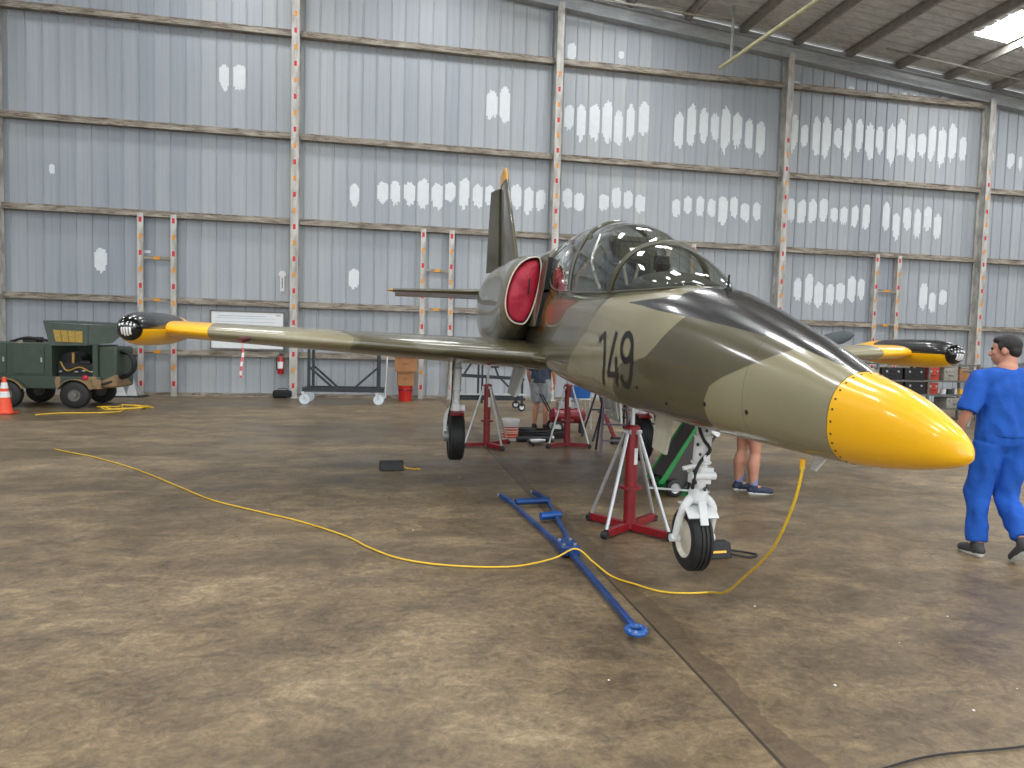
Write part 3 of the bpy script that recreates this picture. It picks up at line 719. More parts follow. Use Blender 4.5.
# ---- nose gear
m = MB(); ax = Vector((2.0, 0, -.1))
m.cyl((2.0, 0, -.08), (2.015, 0, -.24), .046, n=20); m.cyl((2.015, 0, -.24), (2.03, 0, -.42), .054, n=20); m.cyl((2.03, 0, -.42), (2.045, 0, -.62), .043, n=20)
m.torus((2.017, 0, -.25), (0, 0, 1), .052, .009); m.torus((2.03, 0, -.42), (0, 0, 1), .055, .010)
m.box((2.035, 0, -.47), (.07, .15, .035)); m.box((2.04, 0, -.53), (.08, .12, .05)); m.cyl((1.99, -.08, -.50), (1.99, .08, -.50), .025, n=12); m.cyl((1.985, .0, -.38), (1.95, .0, -.38), .022, n=12)
m.cyl((1.98, .05, -.43), (1.98, .14, -.45), .014, n=10); m.bar((2.03, 0, -.2), (2.45, 0, -.12), .035)
nleg = m.build('nose_gear_leg', M_white, jet)
for (x_, y_, z_, r_) in ((1.985, .045, -.30, .010), (1.975, .03, -.36, .009), (2.0, .05, -.47, .012), (1.99, .045, -.54, .011), (1.99, -.02, -.585, .010), (1.965, .0, -.21, .010)):
    m = MB(); m.cyl((x_+.03, y_-.01, z_), (x_-.018, y_+.012, z_), r_, n=10); m.build('bolt', M_dark, nleg)
SA = math.radians(0)
def steer(p):
    x, y = p[0]-2.05, p[1]; return Vector((2.05+x*math.cos(SA)+y*math.sin(SA), -x*math.sin(SA)+y*math.cos(SA), p[2]))
def steered(mb): mb.v = [tuple(steer(v)) for v in mb.v]; return mb
AX = (2.10, 0, -.928)
m = MB(); m.lathe((2.045, 0, -.68), (0, 0, 1), [(0, .05), (.015, .062), (.07, .062), (.09, .05)], 20)
for sd in (1, -1):
    P = spline([(2.05, sd*.03, -.64), (2.03, sd*.085, -.69), (2.05, sd*.112, -.78), (2.10, sd*.115, -.928)], 6)
    m.tube(P, [.030]*5+[.027]*5+[.024]*(len(P)-10), 12)
    m.cyl((2.10, sd*.09, -.928), (2.10, sd*.15, -.928), .026, n=14)
m.rings([[Vector((2.10+r*math.sin(t), q, -.928+r*math.cos(t))) for q, r in ((-.10, .226), (.10, .226), (.10, .236), (-.10, .236))] for t in np.linspace(-.75, .1, 8)])
m.bar((1.985, 0, -.66), (1.93, 0, -.8), .05, .02); m.bar((2.14, -.1, -.66), (2.17, -.11, -.85), .03, .03)
steered(m).build('wheel_fork', M_white, nleg)
tp = [(-.062, .125), (-.07, .15), (-.064, .185), (-.048, .204)]
for g in (-.027, 0, .027): tp += [(g-.008, .212), (g-.005, .203), (g+.005, .203), (g+.008, .212)]
tp += [(.048, .204), (.064, .185), (.07, .15), (.062, .125)]
m = MB(); m.lathe(AX, (0, 1, 0), tp, 56, caps=False); steered(m).build('tyre', M_tyre, nleg, angle=28)
m = MB(); m.lathe(AX, (0, 1, 0), [(-.055, .02), (-.05, .06), (-.04, .105), (-.064, .128), (.064, .128), (.04, .105), (.05, .06), (.055, .02)], 36); steered(m).build('wheel_hub', paint('cream_hub', (214, 208, 190), .4), nleg)
m = MB(); m.tube(spline([(1.99, .05, -.12), (1.955, .055, -.2), (1.96, .02, -.27), (1.955, -.02, -.33), (1.965, .03, -.40), (1.97, .06, -.47), (1.98, .07, -.58)], 7), .011, 8); m.build('hydraulic_hose', M_black, nleg)
dm = paint('door_cream_paint', (200, 196, 176), .45)
m = MB(); m.prism([(2.22, .10, -.15), (2.52, .10, -.14), (2.50, .13, -.41), (2.26, .13, -.42)], (0, .02, 0)); m.build('nose_gear_door', dm, jet, bevel=.004)
m = MB(); m.prism([(1.55, -.16, -.155), (2.5, -.16, -.14), (2.48, -.19, -.19), (1.6, -.19, -.21)], (0, .012, 0)); m.build('nose_gear_door', M_white, jet)
# blade aerial and drain fittings under the nose
m = MB(); m.prism([(.78, -.02, -.15), (.86, -.02, -.15), (.90, -.02, -.23), (.86, -.02, -.23)], (0, .012, 0)); m.build('blade_aerial', M_white, jet)
m = MB(); m.ball((.72, -.06, -.155), (.03, .014, .012)); m.build('drain_fitting', M_white, jet)
for a, u in ((1.35, .02), (1.75, -.02), (1.02, .02), (2.1, .04)):
    y = side_y(a, u); m = MB(); m.cyl((a, y-.01, u), (a, y+.003, u), .012, n=10); m.build('vent_hole', M_black, jet)
# ---- side number 149 painted on the starboard flank
def stroke(mb, pts, w):
    pts = [Vector((a, u)) for a, u in pts]; k = len(pts)
    for i in range(k-1):
        a, b = pts[i], pts[i+1]; d = b-a; L = d.length; d.normalize(); nn = Vector((-d.y, d.x))*w/2
        a2, b2 = a-d*w*.3, b+d*w*.3; N = max(2, int((b2-a2).length/.012)); vs_ = []
        for q in range(N+1):
            c = a2+(b2-a2)*q/N
            for e in (-1, -.33, .33, 1):
                p = c+nn*e; vs_.append((p.x, side_y(p.x, p.y)+.0025, p.y))
        mb.add(vs_, [(q*4+e, q*4+e+1, q*4+e+5, q*4+e+4) for q in range(N) for e in range(3)])
def digit(pts_list, w):
    m = MB()
    for p in pts_list: stroke(m, p, w)
    return m.build('number_digit', M_blackgloss, jet, angle=80)
W_ = .044
digit([[(2.785, .322), (2.678, .364)], [(2.678, .364), (2.664, .25), (2.662, .148), (2.712, .015)]], W_)
digit([[(2.462, .370), (2.585, .087), (2.40, .09)], [(2.436, .2), (2.423, .127), (2.44, .028)]], W_)
loop = [(2.262+.085*math.cos(t), .282+.086*math.sin(t)) for t in np.linspace(0, 2*PI, 25)]
tail = [(2.176, .285), (2.166, .208), (2.176, .112), (2.205, .062), (2.262, .032), (2.318, .048), (2.335, .085)]
digit([loop, tail], W_)
# ---- intake cover and pitot cover rest on the jet, both removable
ic = MB(); A = nac(5.25); rr = []
for k, a in ((.93, 5.33), (.93, 5.30), (.88, 5.285), (.7, 5.272), (.45, 5.262), (.2, 5.258), (.02, 5.257)):
    B_ = A.copy(); B_[0] = a; B_[3] *= k; B_[4] *= k; B_[5] *= k; ring = nac_ring(B_, 1, 60)
    rr.append([JET @ (p+Vector((.010*math.sin(9*p.z+14*p.y)*(1 if k < .9 else 0)+.008*math.sin(23*p.z-17*p.y)*(1 if k < .9 else 0), 0, 0))) for p in ring])
ic.rings(rr)
M_cover = paint('crimson_cover_cloth', (176, 24, 52), .55, 0, .1, .15, 6, .8)
o = ic.build('intake_cover', M_cover, angle=80); tag(o, 'crimson padded cover plugging the starboard air intake of the jet', 'cover')
m = MB(); q = [JET @ Vector((5.245, .555, .93)), JET @ Vector((5.235, .56, .85)), JET @ Vector((5.242, .565, .76))]; m.tube(q, .008, 6); m.build('pull_strap', M_black, o)
pc = MB(); pc.tube([JET @ Vector(q) for q in ((5.36, 3.45, .19), (5.2, 3.45, .19), (5.02, 3.45, .188))], [.028, .03, .02], 10)
o = pc.build('pitot_cover', paint('dark_red_cover', (92, 30, 34), .6), angle=60); tag(o, 'dark red sleeve on the wing probe with a hanging striped streamer', 'cover')
def m_streamer():
    n = NT('streamer_tape'); x, y, z = n.xyz(n.obj()); q = n.math('LESS_THAN', n.math('FRACT', n.math('MULTIPLY', z, 11)), .5)
    n.base(n.mix(q, lin((206, 90, 96)), lin((226, 212, 208))), .6); return n.m
m = MB(); P0 = JET @ Vector((5.1, 3.45, .17)); vs_ = []
for i in range(15):
    t = i/14; c = P0+Vector((.01*math.sin(5*t), .012*math.sin(7*t), -.36*t)); vs_ += [c+Vector((-.011, 0, 0)), c+Vector((.011, 0, 0)), c+Vector((.011, .002, 0)), c+Vector((-.011, .002, 0))]
m.rings([vs_[4*i:4*i+4] for i in range(15)]); m.build('warning_streamer', m_streamer(), o)
# ---------------------------------------------------------------- tripod jacks
def jack(name, label, base, feet, ztop, zhead, r):
    """red centre column, three silver struts, red base beams"""
    bx, by = base; t = thing(name, label, 'jack', (bx, by, 0), 0, 'tripod jacks under the jet')
    loc = lambda x, y, z: Vector((x-bx, y-by, z))
    m = MB(); m.cyl((0, 0, .03), (0, 0, zhead), r, n=20); m.lathe((0, 0, zhead*.42), (0, 0, 1), [(0, r), (.0, r*1.9), (.025, r*1.9), (.025, r)], 20); m.lathe((0, 0, zhead-.03), (0, 0, 1), [(0, r*1.3), (.05, r*1.3), (.07, r*.7)], 20)
    c = m.build('column', M_red, t)
    l = MB(); l.rings([[Vector(((r+.002)*math.sin(a), -(r+.002)*math.cos(a), z)) for a in np.linspace(.1, 1.0, 6)] for z in (zhead*.66, zhead*.82)], closed=False); l.build('paper_label', M_label, c)
    m = MB(); m.cyl((0, 0, zhead+.02), (0, 0, ztop-.03), r*.38, n=14); m.lathe((0, 0, ztop-.03), (0, 0, 1), [(0, r*.4), (.01, r*.75), (.03, r*.6)], 16); m.build('ram', M_galv, t)
    for (fx, fy) in feet:
        f = loc(fx, fy, .05); m = MB(); d = Vector((f.x, f.y, 0)).normalized()
        m.bar((d.x*r*.6, d.y*r*.6, .045), (f.x, f.y, .045), .055, .065); m.build('base_beam', M_red, t, bevel=.004)
        m = MB(); top = Vector((d.x*r*1.25, d.y*r*1.25, zhead-.02)); side = d.cross(Vector((0, 0, 1)))
        m.tube([Vector((f.x, f.y, .075)), top], .016, 10); m.cyl(top-side*.03, top+side*.03, .02, n=10); m.build('strut', M_galv, t)
        m = MB(); q = Vector((f.x, f.y, 0))+d*.02; m.cyl(q-side*.03+Vector((0, 0, .03)), q+side*.03+Vector((0, 0, .03)), .03, n=14); m.cyl(q+Vector((0, 0, 0)), q+Vector((0, 0, .08)), .014, n=8); m.build('foot', M_dark, t)
    return t
jack('tripod_jack', 'red tripod jack with silver struts under the jet\'s nose, nearest the towbar', (2.17, 5.72), [(1.885, 5.50), (2.40, 5.38), (2.52, 6.02), (1.93, 6.08)], 1.226, .92, .055)
jack('tripod_jack', 'red tripod jack beside the white paint bucket, behind the starboard main wheel', (1.60, 10.72), [(1.25, 10.66), (1.78, 10.32), (2.0, 11.05)], 1.48, .98, .055)
jack('tripod_jack', 'red tripod jack standing next to the red compressor, beyond the bucket', (2.93, 10.70), [(2.60, 10.56), (3.25, 10.52), (3.05, 11.2)], 1.48, 1.0, .055)

# ---------------------------------------------------------------- blue towbar on the floor
tb = thing('towbar', 'blue steel towbar with forked end lying across the floor joint', 'towbar', (1.45, 5.2, 0))
def TB(x, y, z=.05): return Vector((x-1.45, y-5.2, z))
m = MB(); m.bar(TB(1.41, 3.60), TB(1.42, 5.05), .036, .04); m.build('drawbar', M_blue, tb, bevel=.005)
for a, b in (((1.39, 5.0), (1.26, 6.72)), ((1.46, 5.0), (1.655, 6.72))):
    m = MB(); m.bar(TB(*a), TB(*b), .036, .04); e = Vector((b[0], b[1], 0)); k = (1.60, 7.12) if b[0] > 1.5 else (1.215, 7.0); m.bar(TB(*b), TB(*k), .045, .045); m.build('fork_arm', M_blue, tb, bevel=.005)
m = MB(); m.cyl(TB(1.30, 6.62, .065), TB(1.66, 6.66, .065), .032, n=14); m.build('cross_tube', M_blue, tb)
m = MB(); m.cyl(TB(1.43, 6.05, .06), TB(1.63, 6.1, .06), .036, n=14); m.build('shear_cylinder', paint('bright_blue_enamel', (22, 82, 156), .35, 0, .3), tb)
m = MB(); m.box(TB(1.425, 5.1, .06), (.15, .26, .07)); m.build('joint_plate', M_blue, tb, bevel=.006)
m = MB()
m.torus(TB(1.408, 3.54, .05), (0, 0, 1), .05, .02, 24, 10); m.build('tow_eye', paint('bright_blue_enamel', (22, 82, 156), .35), tb)
for q in ((1.215, 7.02), (1.60, 7.14)):
    m = MB(); m.cyl(TB(q[0]-.035, q[1], .05), TB(q[0]+.035, q[1], .05), .016, n=10); m.build('hook_pin', M_steel, tb)
for q in ((1.38, 5.17), (1.47, 5.17), (1.38, 5.03), (1.47, 5.03)):
    m = MB(); m.cyl(TB(q[0], q[1], .09), TB(q[0], q[1], .108), .014, n=6); m.build('bolt', M_steel, tb)

# ---------------------------------------------------------------- yellow cord
cp = [(-4.587, 10.5, .012), (-4.2, 10.15, .012), (-3.801, 9.799, .012), (-3.0, 8.9, .012), (-2.187, 7.804, .012), (-1.70, 7.15, .012), (-1.152, 6.622, .012), (-.75, 6.25, .012), (-.321, 5.741, .012), (-.12, 5.4, .012), (.122, 5.085, .012), (.481, 4.884, .012), (.931, 4.814, .012),
      (1.25, 4.85, .05), (1.42, 4.83, .125), (1.52, 4.70, .06), (1.604, 4.525, .012), (1.71, 4.36, .012), (1.832, 4.204, .012), (2.0, 4.15, .012), (2.165, 4.148, .012), (2.12, 3.86, .12), (2.03, 3.49, .35), (1.94, 3.18, .54), (1.875, 2.95, .71), (1.83, 2.76, .94), (1.825, 2.70, 1.10), (1.83, 2.705, 1.155)]
m = MB(); m.tube(spline(cp, 8), .0068, 8); o = m.build('extension_cord', paint('yellow_cable', (232, 190, 44), .45, 0, .1, .05), angle=80)
tag(o, 'long yellow cable crossing the floor and rising to the jet\'s nose', 'cable')
m = MB(); m.cyl((1.83, 2.705, 1.12), (1.83, 2.705, 1.165), .012, n=12); m.build('plug', M_yellow, o)
m = MB(); P = []
for i in range(70):
    t = i/69; a = 2*PI*3.3*t; r = .33+.08*math.sin(5*a*.31); P.append((-5.8+r*1.5*math.cos(a)*(.8+.3*t), 16.55+r*math.sin(a), .012+.006*(i % 7)))
P += [(-5.6, 15.7, .012), (-6.6, 15.35, .012), (-6.9, 15.0, .012)]
m.tube(spline(P, 3), .012, 6); o = m.build('hose_coil', paint('yellow_cable', (232, 190, 44), .45), angle=80); tag(o, 'loose coil of yellow cable on the floor beside the camouflaged cart', 'cable')
m = MB(); m.tube(spline([(1.75, 2.2, .01), (1.99, 2.27, .01), (2.25, 2.31, .01), (2.66, 2.31, .01), (3.2, 2.36, .01), (3.9, 2.3, .01)], 8), .0045, 6); o = m.build('power_cord', M_black, angle=80); tag(o, 'thin black cord on the floor near the jet\'s nose, unattached', 'cable')

# ---------------------------------------------------------------- wheel chocks
def chock(loc, rz, label, stripe, rope):
    t = thing('wheel_chock', label, 'wheel chock', loc, rz, 'rubber wheel chocks')
    m = MB(); m.prism([(-.15, -.08, .0), (-.15, .08, .0), (-.15, .05, .12), (-.15, -.05, .12)], (.30, 0, 0)); b = m.build('block', M_black, t, bevel=.008)
    if stripe:
        s = MB(); s.prism([(-.06, -.0715, .045), (.1, -.0715, .045), (.1, -.067, .062), (-.06, -.067, .062)], (0, -.004, .001)); s.build('stripe', M_yellow, b)
    r = MB(); r.tube(spline(rope, 6), .009, 6); r.build('rope', M_yellow if not stripe else M_black, t)
    return t
chock((.08, 8.78, 0), .08, 'black rubber chock with a short yellow rope, alone on the open floor', False, [(.15, 0, .05), (.2, -.03, .02), (.25, .0, .012), (.29, -.05, .012), (.33, -.02, .012), (.36, -.06, .012)])
chock((2.56, 4.93, 0), .05, 'black rubber chock with a yellow stripe behind the nose wheel', True, [(.15, .02, .06), (.23, .06, .02), (.32, .03, .012), (.38, -.06, .012), (.28, -.1, .012), (.15, -.02, .02)])

# ---------------------------------------------------------------- bucket
t = thing('paint_bucket', 'white plastic bucket with orange printed bands beside a red jack', 'bucket', (2.13, 11.5, 0))
m = MB(); m.lathe((0, 0, 0), (0, 0, 1), [(0, .02), (0, .128), (.01, .13), (.30, .148), (.30, .156), (.325, .156), (.325, .163), (.35, .163), (.37, .160), (.37, .146), (.03, .12), (.03, .01)], 36)
b = m.build('pail', M_white, t)
M_or = paint('orange_print', (226, 88, 34), .5)
for z0, z1 in ((.045, .075), (.085, .13), (.145, .16), (.175, .205), (.225, .245)):
    m = MB(); m.lathe((0, 0, 0), (0, 0, 1), [(z0, .1315+.06*z0), (z1, .1315+.06*z1)], 36, caps=False); m.build('printed_band', M_or if z0 < .2 else paint('red_print', (196, 44, 50), .5), b)
m = MB(); m.tube([(.16*math.cos(a), -.16*abs(math.sin(a)), .33-.06*abs(math.sin(a))) for a in np.linspace(0, PI, 16)], .004, 6); m.build('handle', M_steel, t)

# ---------------------------------------------------------------- green cart
t = thing('battery_cart', 'leaning green hand cart with dark panels and two small wheels', 'cart', (3.15, 7.25, 0))
th = math.radians(33); ax_ = Vector((math.sin(th), 0, math.cos(th))); nx = Vector((math.cos(th), 0, -math.sin(th)))
o0 = Vector((-.02, 0, .14)); L = .74
def gp(l, d, y): return o0+ax_*l+nx*d+Vector((0, y, 0))
m = MB(); m.prism([gp(.02, -.09, -.17), gp(L, -.09, -.17), gp(L, .19, -.17), gp(.02, .19, -.17)], (0, .34, 0)); m.build('case', paint('charcoal_case', (64, 58, 58), .6), t, bevel=.01)
for y in (-.19, .175):
    m = MB(); m.prism([gp(-.06, -.10, y), gp(L, -.10, y), gp(L, -.07, y), gp(-.04, -.04, y)], (0, .02, 0)); m.prism([gp(0, .02, y), gp(.12, .33, y), gp(.05, .36, y), gp(-.1, .1, y)], (0, .02, 0)); m.prism([gp(.22, .12, y), gp(.30, .15, y), gp(.10, .36, y), gp(.06, .30, y)], (0, .02, 0)); m.build('side_frame', M_green, t)
m = MB(); m.prism([gp(L, -.1, -.2), gp(L+.07, -.1, -.2), gp(L+.07, .08, -.2), gp(L, .08, -.2)], (0, .4, 0)); m.build('red_end_cap', paint('red_guard', (196, 44, 62), .4), t, bevel=.01)
m = MB(); m.prism([gp(L, .082, -.2), gp(L+.06, .082, -.2), gp(L+.06, .2, -.2), gp(L, .2, -.2)], (0, .4, 0)); m.build('white_end_cap', M_white, t, bevel=.01)
def wheel(par, c, axis, r, w, tyre_mat=M_tyre, hub_mat=M_white, name='wheel', hubk=.58):
    m = MB(); m.lathe(c, axis, [(-w/2, r*hubk), (-w/2, r*.85), (-w*.38, r*.97), (0, r), (w*.38, r*.97), (w/2, r*.85), (w/2, r*hubk)], 32, caps=False); wv = m.build(name, tyre_mat, par)
    m = MB(); m.lathe(c, axis, [(-w*.52, .001), (-w*.52, r*.2), (-w*.3, r*.22), (-w*.3, r*.5), (-w*.46, r*(hubk+.03)), (w*.46, r*(hubk+.03)), (w*.3, r*.5), (w*.3, r*.22), (w*.52, r*.2), (w*.52, .001)], 28); m.build('hub', hub_mat, wv); return wv
wheel(t, (.03, -.24, .10), (0, 1, 0), .10, .06, hub_mat=M_steel); wheel(t, (.30, -.24, .10), (0, 1, 0), .115, .06); wheel(t, (.03, .24, .10), (0, 1, 0), .10, .06, hub_mat=M_steel); wheel(t, (.30, .24, .10), (0, 1, 0), .115, .06)
m = MB(); m.bar((-.3, -.30, .12), (.42, -.29, .06), .02); m.build('rail', M_galv, t)

# ---------------------------------------------------------------- dark rack on casters under the starboard wing
t = thing('rolling_rack', 'dark steel frame trolley on white casters under the outer wing', 'trolley', (-1.08, 18.35, 0), -.03)
m = MB(); W2, D2 = .98, .42
for y in (-D2, D2): m.bar((-W2, y, .38), (W2, y, .38), .09, .10)
for x in (-W2, W2): m.bar((x, -D2, .38), (x, D2, .38), .09, .10)
m.build('base_frame', M_dark, t)
for x in (-W2+.12, W2-.1):
    for y in (-D2, D2):
        m = MB(); m.bar((x, y, .42), (x, y, 1.45), .07); m.build('post', M_dark, t)
        s = 1 if x < 0 else -1; m = MB(); m.bar((x, y, .98), (x+s*.62, y, .42), .055); m.build('brace', M_dark, t)
m = MB()
for x in (-W2+.12, W2-.1): m.bar((x, -D2, 1.45), (x, D2, 1.45), .07)
m.build('top_rail', M_dark, t)
for x in (-W2-.02, W2-.12):
    for y in (-D2, D2):
        m = MB(); m.box((x, y, .31), (.09, .07, .05)); m.bar((x-.0, y+.045, .3), (x+.04, y+.045, .14), .05, .01, up=(0, 1, 0)); m.bar((x, y-.045, .3), (x+.04, y-.045, .14), .05, .01, up=(0, 1, 0)); cz = m.build('caster_fork', M_galv, t)
        m = MB(); m.lathe((x+.04, y, .135), (0, 1, 0), [(-.03, .02), (-.03, .12), (-.015, .135), (.015, .135), (.03, .12), (.03, .02)], 28); m.build('caster_wheel', paint('pale_wheel', (214, 226, 232), .45), cz)

# ---------------------------------------------------------------- red bin and boxes
t = thing('refuse_bin', 'small red cylindrical bin standing against the wall', 'bin', (.53, 19.3, 0))
m = MB(); m.lathe((0, 0, 0), (0, 0, 1), [(0, .01), (0, .17), (.40, .205), (.42, .215), (.44, .215), (.44, .195), (.02, .16), (.02, .01)], 32); m.build('drum', paint('bright_red_plastic', (206, 44, 36), .4), t)
m = MB(); m.lathe((0, 0, 0), (0, 0, 1), [(.30, .2), (.33, .207), (.35, .2)], 32, caps=False); m.build('hoop', M_red, t)
def carton(label, c, d, rz_, grp=None):
    t = thing('cardboard_box', label, 'box', (c[0], c[1], c[2]), rz_, 'cardboard boxes stacked on the red bin')
    m = MB(); m.box((0, 0, d[2]/2), d); m.build('carton', M_cardboard, t, bevel=.004)
    m = MB(); m.box((0, -d[1]/2-.001, d[2]*.86), (d[0]*.7, .003, d[2]*.12)); m.box((0, -d[1]/2-.001, d[2]*.5), (d[0]*.3, .003, d[2]*.10)); m.build('packing_tape', paint('brown_tape', (150, 96, 52), .35), t)
    m = MB(); m.prism([(-d[0]/2, -d[1]/2, d[2]), (d[0]/2, -d[1]/2, d[2]), (d[0]/2, -d[1]/2-.05, d[2]-.02), (-d[0]/2, -d[1]/2-.05, d[2]-.02)], (0, 0, .004)); m.build('flap', M_cardboard, t); return t
carton('smaller cardboard box sitting directly on the red bin', (.53, 19.3, .442), (.46, .4, .40), .03); carton('wider cardboard box on top, above the smaller box', (.54, 19.3, .846), (.62, .46, .42), -.04)
t = thing('fluorescent_tube', 'thin white tube leaning on the wall between the trolley and boxes', 'tube', (-.02, 19.9, 0))
m = MB(); m.cyl((0, -.12, .02), (.04, .15, 1.22), .022, n=12); m.build('tube', M_white, t); m = MB(); m.cyl((0, -.122, .0), (0.0005, -.118, .03), .024, n=12); m.build('end_cap', M_dark, t)

# ---------------------------------------------------------------- things hung on or standing by the wall
t = thing('fire_extinguisher', 'red fire extinguisher hanging on the wall below the whiteboard', 'fire extinguisher', (-2.94, 19.98, .66))
m = MB(); m.lathe((0, 0, 0), (0, 0, 1), [(0, .02), (.01, .08), (.03, .09), (.40, .09), (.46, .07), (.50, .035), (.53, .03)], 28); b = m.build('cylinder', paint('signal_red', (176, 30, 36), .3, 0, .4), t)
m = MB(); m.cyl((0, 0, .53), (0, 0, .58), .03, n=14); m.box((.03, 0, .60), (.16, .03, .02)); m.box((.03, 0, .565), (.14, .03, .015)); m.build('valve', M_dark, t)
m = MB(); m.tube(spline([(-.03, 0, .56), (-.1, -.02, .5), (-.11, -.03, .3), (-.1, -.03, .12)], 6), .012, 8); m.build('hose', M_black, t)
m = MB(); m.rings([[Vector((.0915*math.sin(a), -.0915*math.cos(a), z)) for a in np.linspace(-.9, .9, 10)] for z in (.17, .36)], closed=False); m.build('paper_label', M_label, b)
m = MB(); m.box((0, .11, .3), (.1, .03, .3)); m.build('bracket', M_steel, t)
t = thing('whiteboard', 'wide whiteboard with faint ruled lines behind the starboard wing', 'whiteboard', (-3.84, 20.04, 1.35))
m = MB(); m.box((0, 0, .53), (1.93, .02, 1.04)); m.build('panel', paint('board_white', (226, 230, 232), .3, 0, .2, .02), t)
m = MB()
for z in (.0, 1.05): m.box((0, -.005, z), (1.99, .035, .045))
for x in (-.975, .975): m.box((x, -.005, .525), (.045, .035, 1.05))
m.build('board_frame', paint('board_frame_grey', (120, 116, 108), .5), t)
m = MB()
for z in (.86, .76, .66, .56): m.box((-.05, -.0115, z), (1.6, .003, .008))
m.box((.82, -.0115, .96), (.12, .003, .03)); m.box((-.15, -.0115, .92), (1.3, .003, .012)); m.build('ruled_lines', paint('ruled_blue_grey', (150, 164, 184), .5), t)
t = thing('wall_notice', 'narrow white paper notice on the wall left of the first column', 'notice', (-2.95, 20.235, 3.0))
m = MB(); m.box((0, .005, .30), (.12, .006, .58)); m.box((0, -.002, .5), (.2, .006, .1)); m.build('sheet', M_label, t)
m = MB(); m.box((0, -.004, .25), (.03, .004, .3)); m.build('print', paint('grey_print', (150, 150, 152), .6), t)
t = thing('tool_bag', 'low black bag on the floor below the fire extinguisher', 'bag', (-2.88, 19.95, 0))
m = MB(); m.box((0, 0, .11), (.52, .26, .22)); m.build('bag_body', paint('black_cloth', (30, 31, 33), .8), t, bevel=.06); m = MB(); m.tube([(-.14, 0, .2), (-.1, 0, .27), (.1, 0, .27), (.14, 0, .2)], .012, 6); m.build('handle', M_black, t)
t = thing('paper_tent', 'larger white triangular marker standing on a dark board by the wall', 'marker', (-7.05, 19.75, .03), .1, 'white triangular markers')
def tent(t, w, h):
    m = MB(); m.prism([(-w/2, -.1, 0), (w/2, -.1, 0), (-.02, 0, h)], (0, .012, 0)); m.prism([(-w/2, .11, 0), (w/2, .11, 0), (-.02, .012, h)], (0, .012, 0)); m.build('panel', M_white, t); m = MB(); m.cyl((-.02, .01, 0), (-.02, .01, h*1.06), .008, n=8); m.build('stake', M_galv, t)
tent(t, .42, .46)
t = thing('paper_tent', 'smaller white triangular marker on the dark board, beside the larger one', 'marker', (-6.74, 19.85, .03), -.1, 'white triangular markers'); tent(t, .30, .48)
t = thing('base_board', 'dark low board by the wall carrying two white triangular markers', 'board', (-6.9, 19.8, 0)); m = MB(); m.box((0, 0, .014), (1.0, .5, .026)); m.build('board', M_black, t, bevel=.004); m = MB(); m.box((.46, .0, .027), (.04, .46, .002)); m.build('edge_strip', M_dark, t)
t = thing('traffic_cone', 'orange traffic cone with two white bands at the left edge', 'cone', (-7.55, 15.2, 0))
m = MB(); m.box((0, 0, .02), (.36, .36, .04)); m.build('base', paint('cone_base', (196, 70, 40), .6), t, bevel=.01)
M_cone = paint('cone_orange', (240, 84, 50), .5, 0, 0, .05)
m = MB(); m.lathe((0, 0, .04), (0, 0, 1), [(0, .15), (.02, .14), (.70, .032), (.71, .02)], 28); c = m.build('cone_body', M_cone, t)
for z0, z1 in ((.30, .42), (.48, .60)):
    m = MB(); m.lathe((0, 0, .04), (0, 0, 1), [(z, .1435-.1588*z+.003) for z in (z0, z1)], 28, caps=False); m.build('white_band', M_label, c)
# ---------------------------------------------------------------- conduit pipes in the roof
t = thing('hanging_pipe', 'pale pipe hanging under the roof on a short rod', 'pipe', (9.8, 19.56, 10.2))
m = MB(); m.cyl((0, 0, 0), (.62, -7.6, 0), .06, n=14); m.build('pipe', paint('cream_pipe', (196, 190, 150), .5), t); m = MB(); m.cyl((.05, -.6, 0), (.05, -.6, 1.55), .045, n=10); m.build('hanger_rod', paint('hanger_grey', (150, 152, 148), .5), t)
m = MB(); m.cyl((3.0, 19.3, roof_z(3.0)-.55), (10.0, 19.3, roof_z(10.0)-.12), .03, n=10); o = m.build('conduit', paint('conduit_grey', (150, 146, 136), .5)); tag(o, 'thin grey conduit along the roof beam left of the hanging pipe', 'conduit')
m = MB(); m.cyl((15.0, 19.0, roof_z(15)-.06), (24, 19.0, roof_z(24)-.06), .03, n=10); o = m.build('conduit', paint('conduit_grey', (150, 146, 136), .5)); tag(o, 'thin grey conduit under the purlins near the bright skylight', 'conduit')

# ---------------------------------------------------------------- camouflaged generator cart on the left
t = thing('generator_cart', 'green and tan camouflaged four-wheeled generator cart with raised side lid', 'generator', (-7.3, 17.2, 0))
def m_cartpaint():
    n = NT('cart_camouflage'); v = n.obj(); f = n.noise(v, 1.15, 2, .4, .3); c = n.mix(n.step(f, .535, .545), lin((58, 72, 60)), lin((142, 118, 84))); c = n.mix(n.step(n.noise(v, 9, 4), .6, .8), c, lin((70, 76, 62))); n.base(c, .5); return n.m
M_cart = m_cartpaint(); M_cgreen = paint('cart_green', (62, 76, 66), .5)
X = lambda x: x+7.3
Y0, Y1 = -.62, .62
m = MB(); m.box((X(-7.5), 0, .56), (2.4, Y1-Y0, .28)); m.build('chassis', M_cart, t, bevel=.02)
m = MB(); m.box((X(-8.15), 0, 1.06), (1.64, 1.2, .76)); b = m.build('housing', M_cart, t, bevel=.03)
for x in (-7.75, -8.5):
    q = MB(); q.box((X(x), -.612, 1.06), (.62, .02, .62)); d = q.build('side_door', M_cgreen, t, bevel=.006); q = MB(); q.box((X(x)+.26, -.628, 1.06), (.03, .02, .1)); q.build('latch', M_steel, d)
m = MB(); m.box((X(-7.32), 0, 1.05), (.05, 1.2, .72)); m.box((X(-6.42), 0, 1.05), (.10, 1.2, .74)); m.box((X(-6.87), .58, 1.05), (.9, .03, .72)); m.build('bay_panel', M_cart, t)
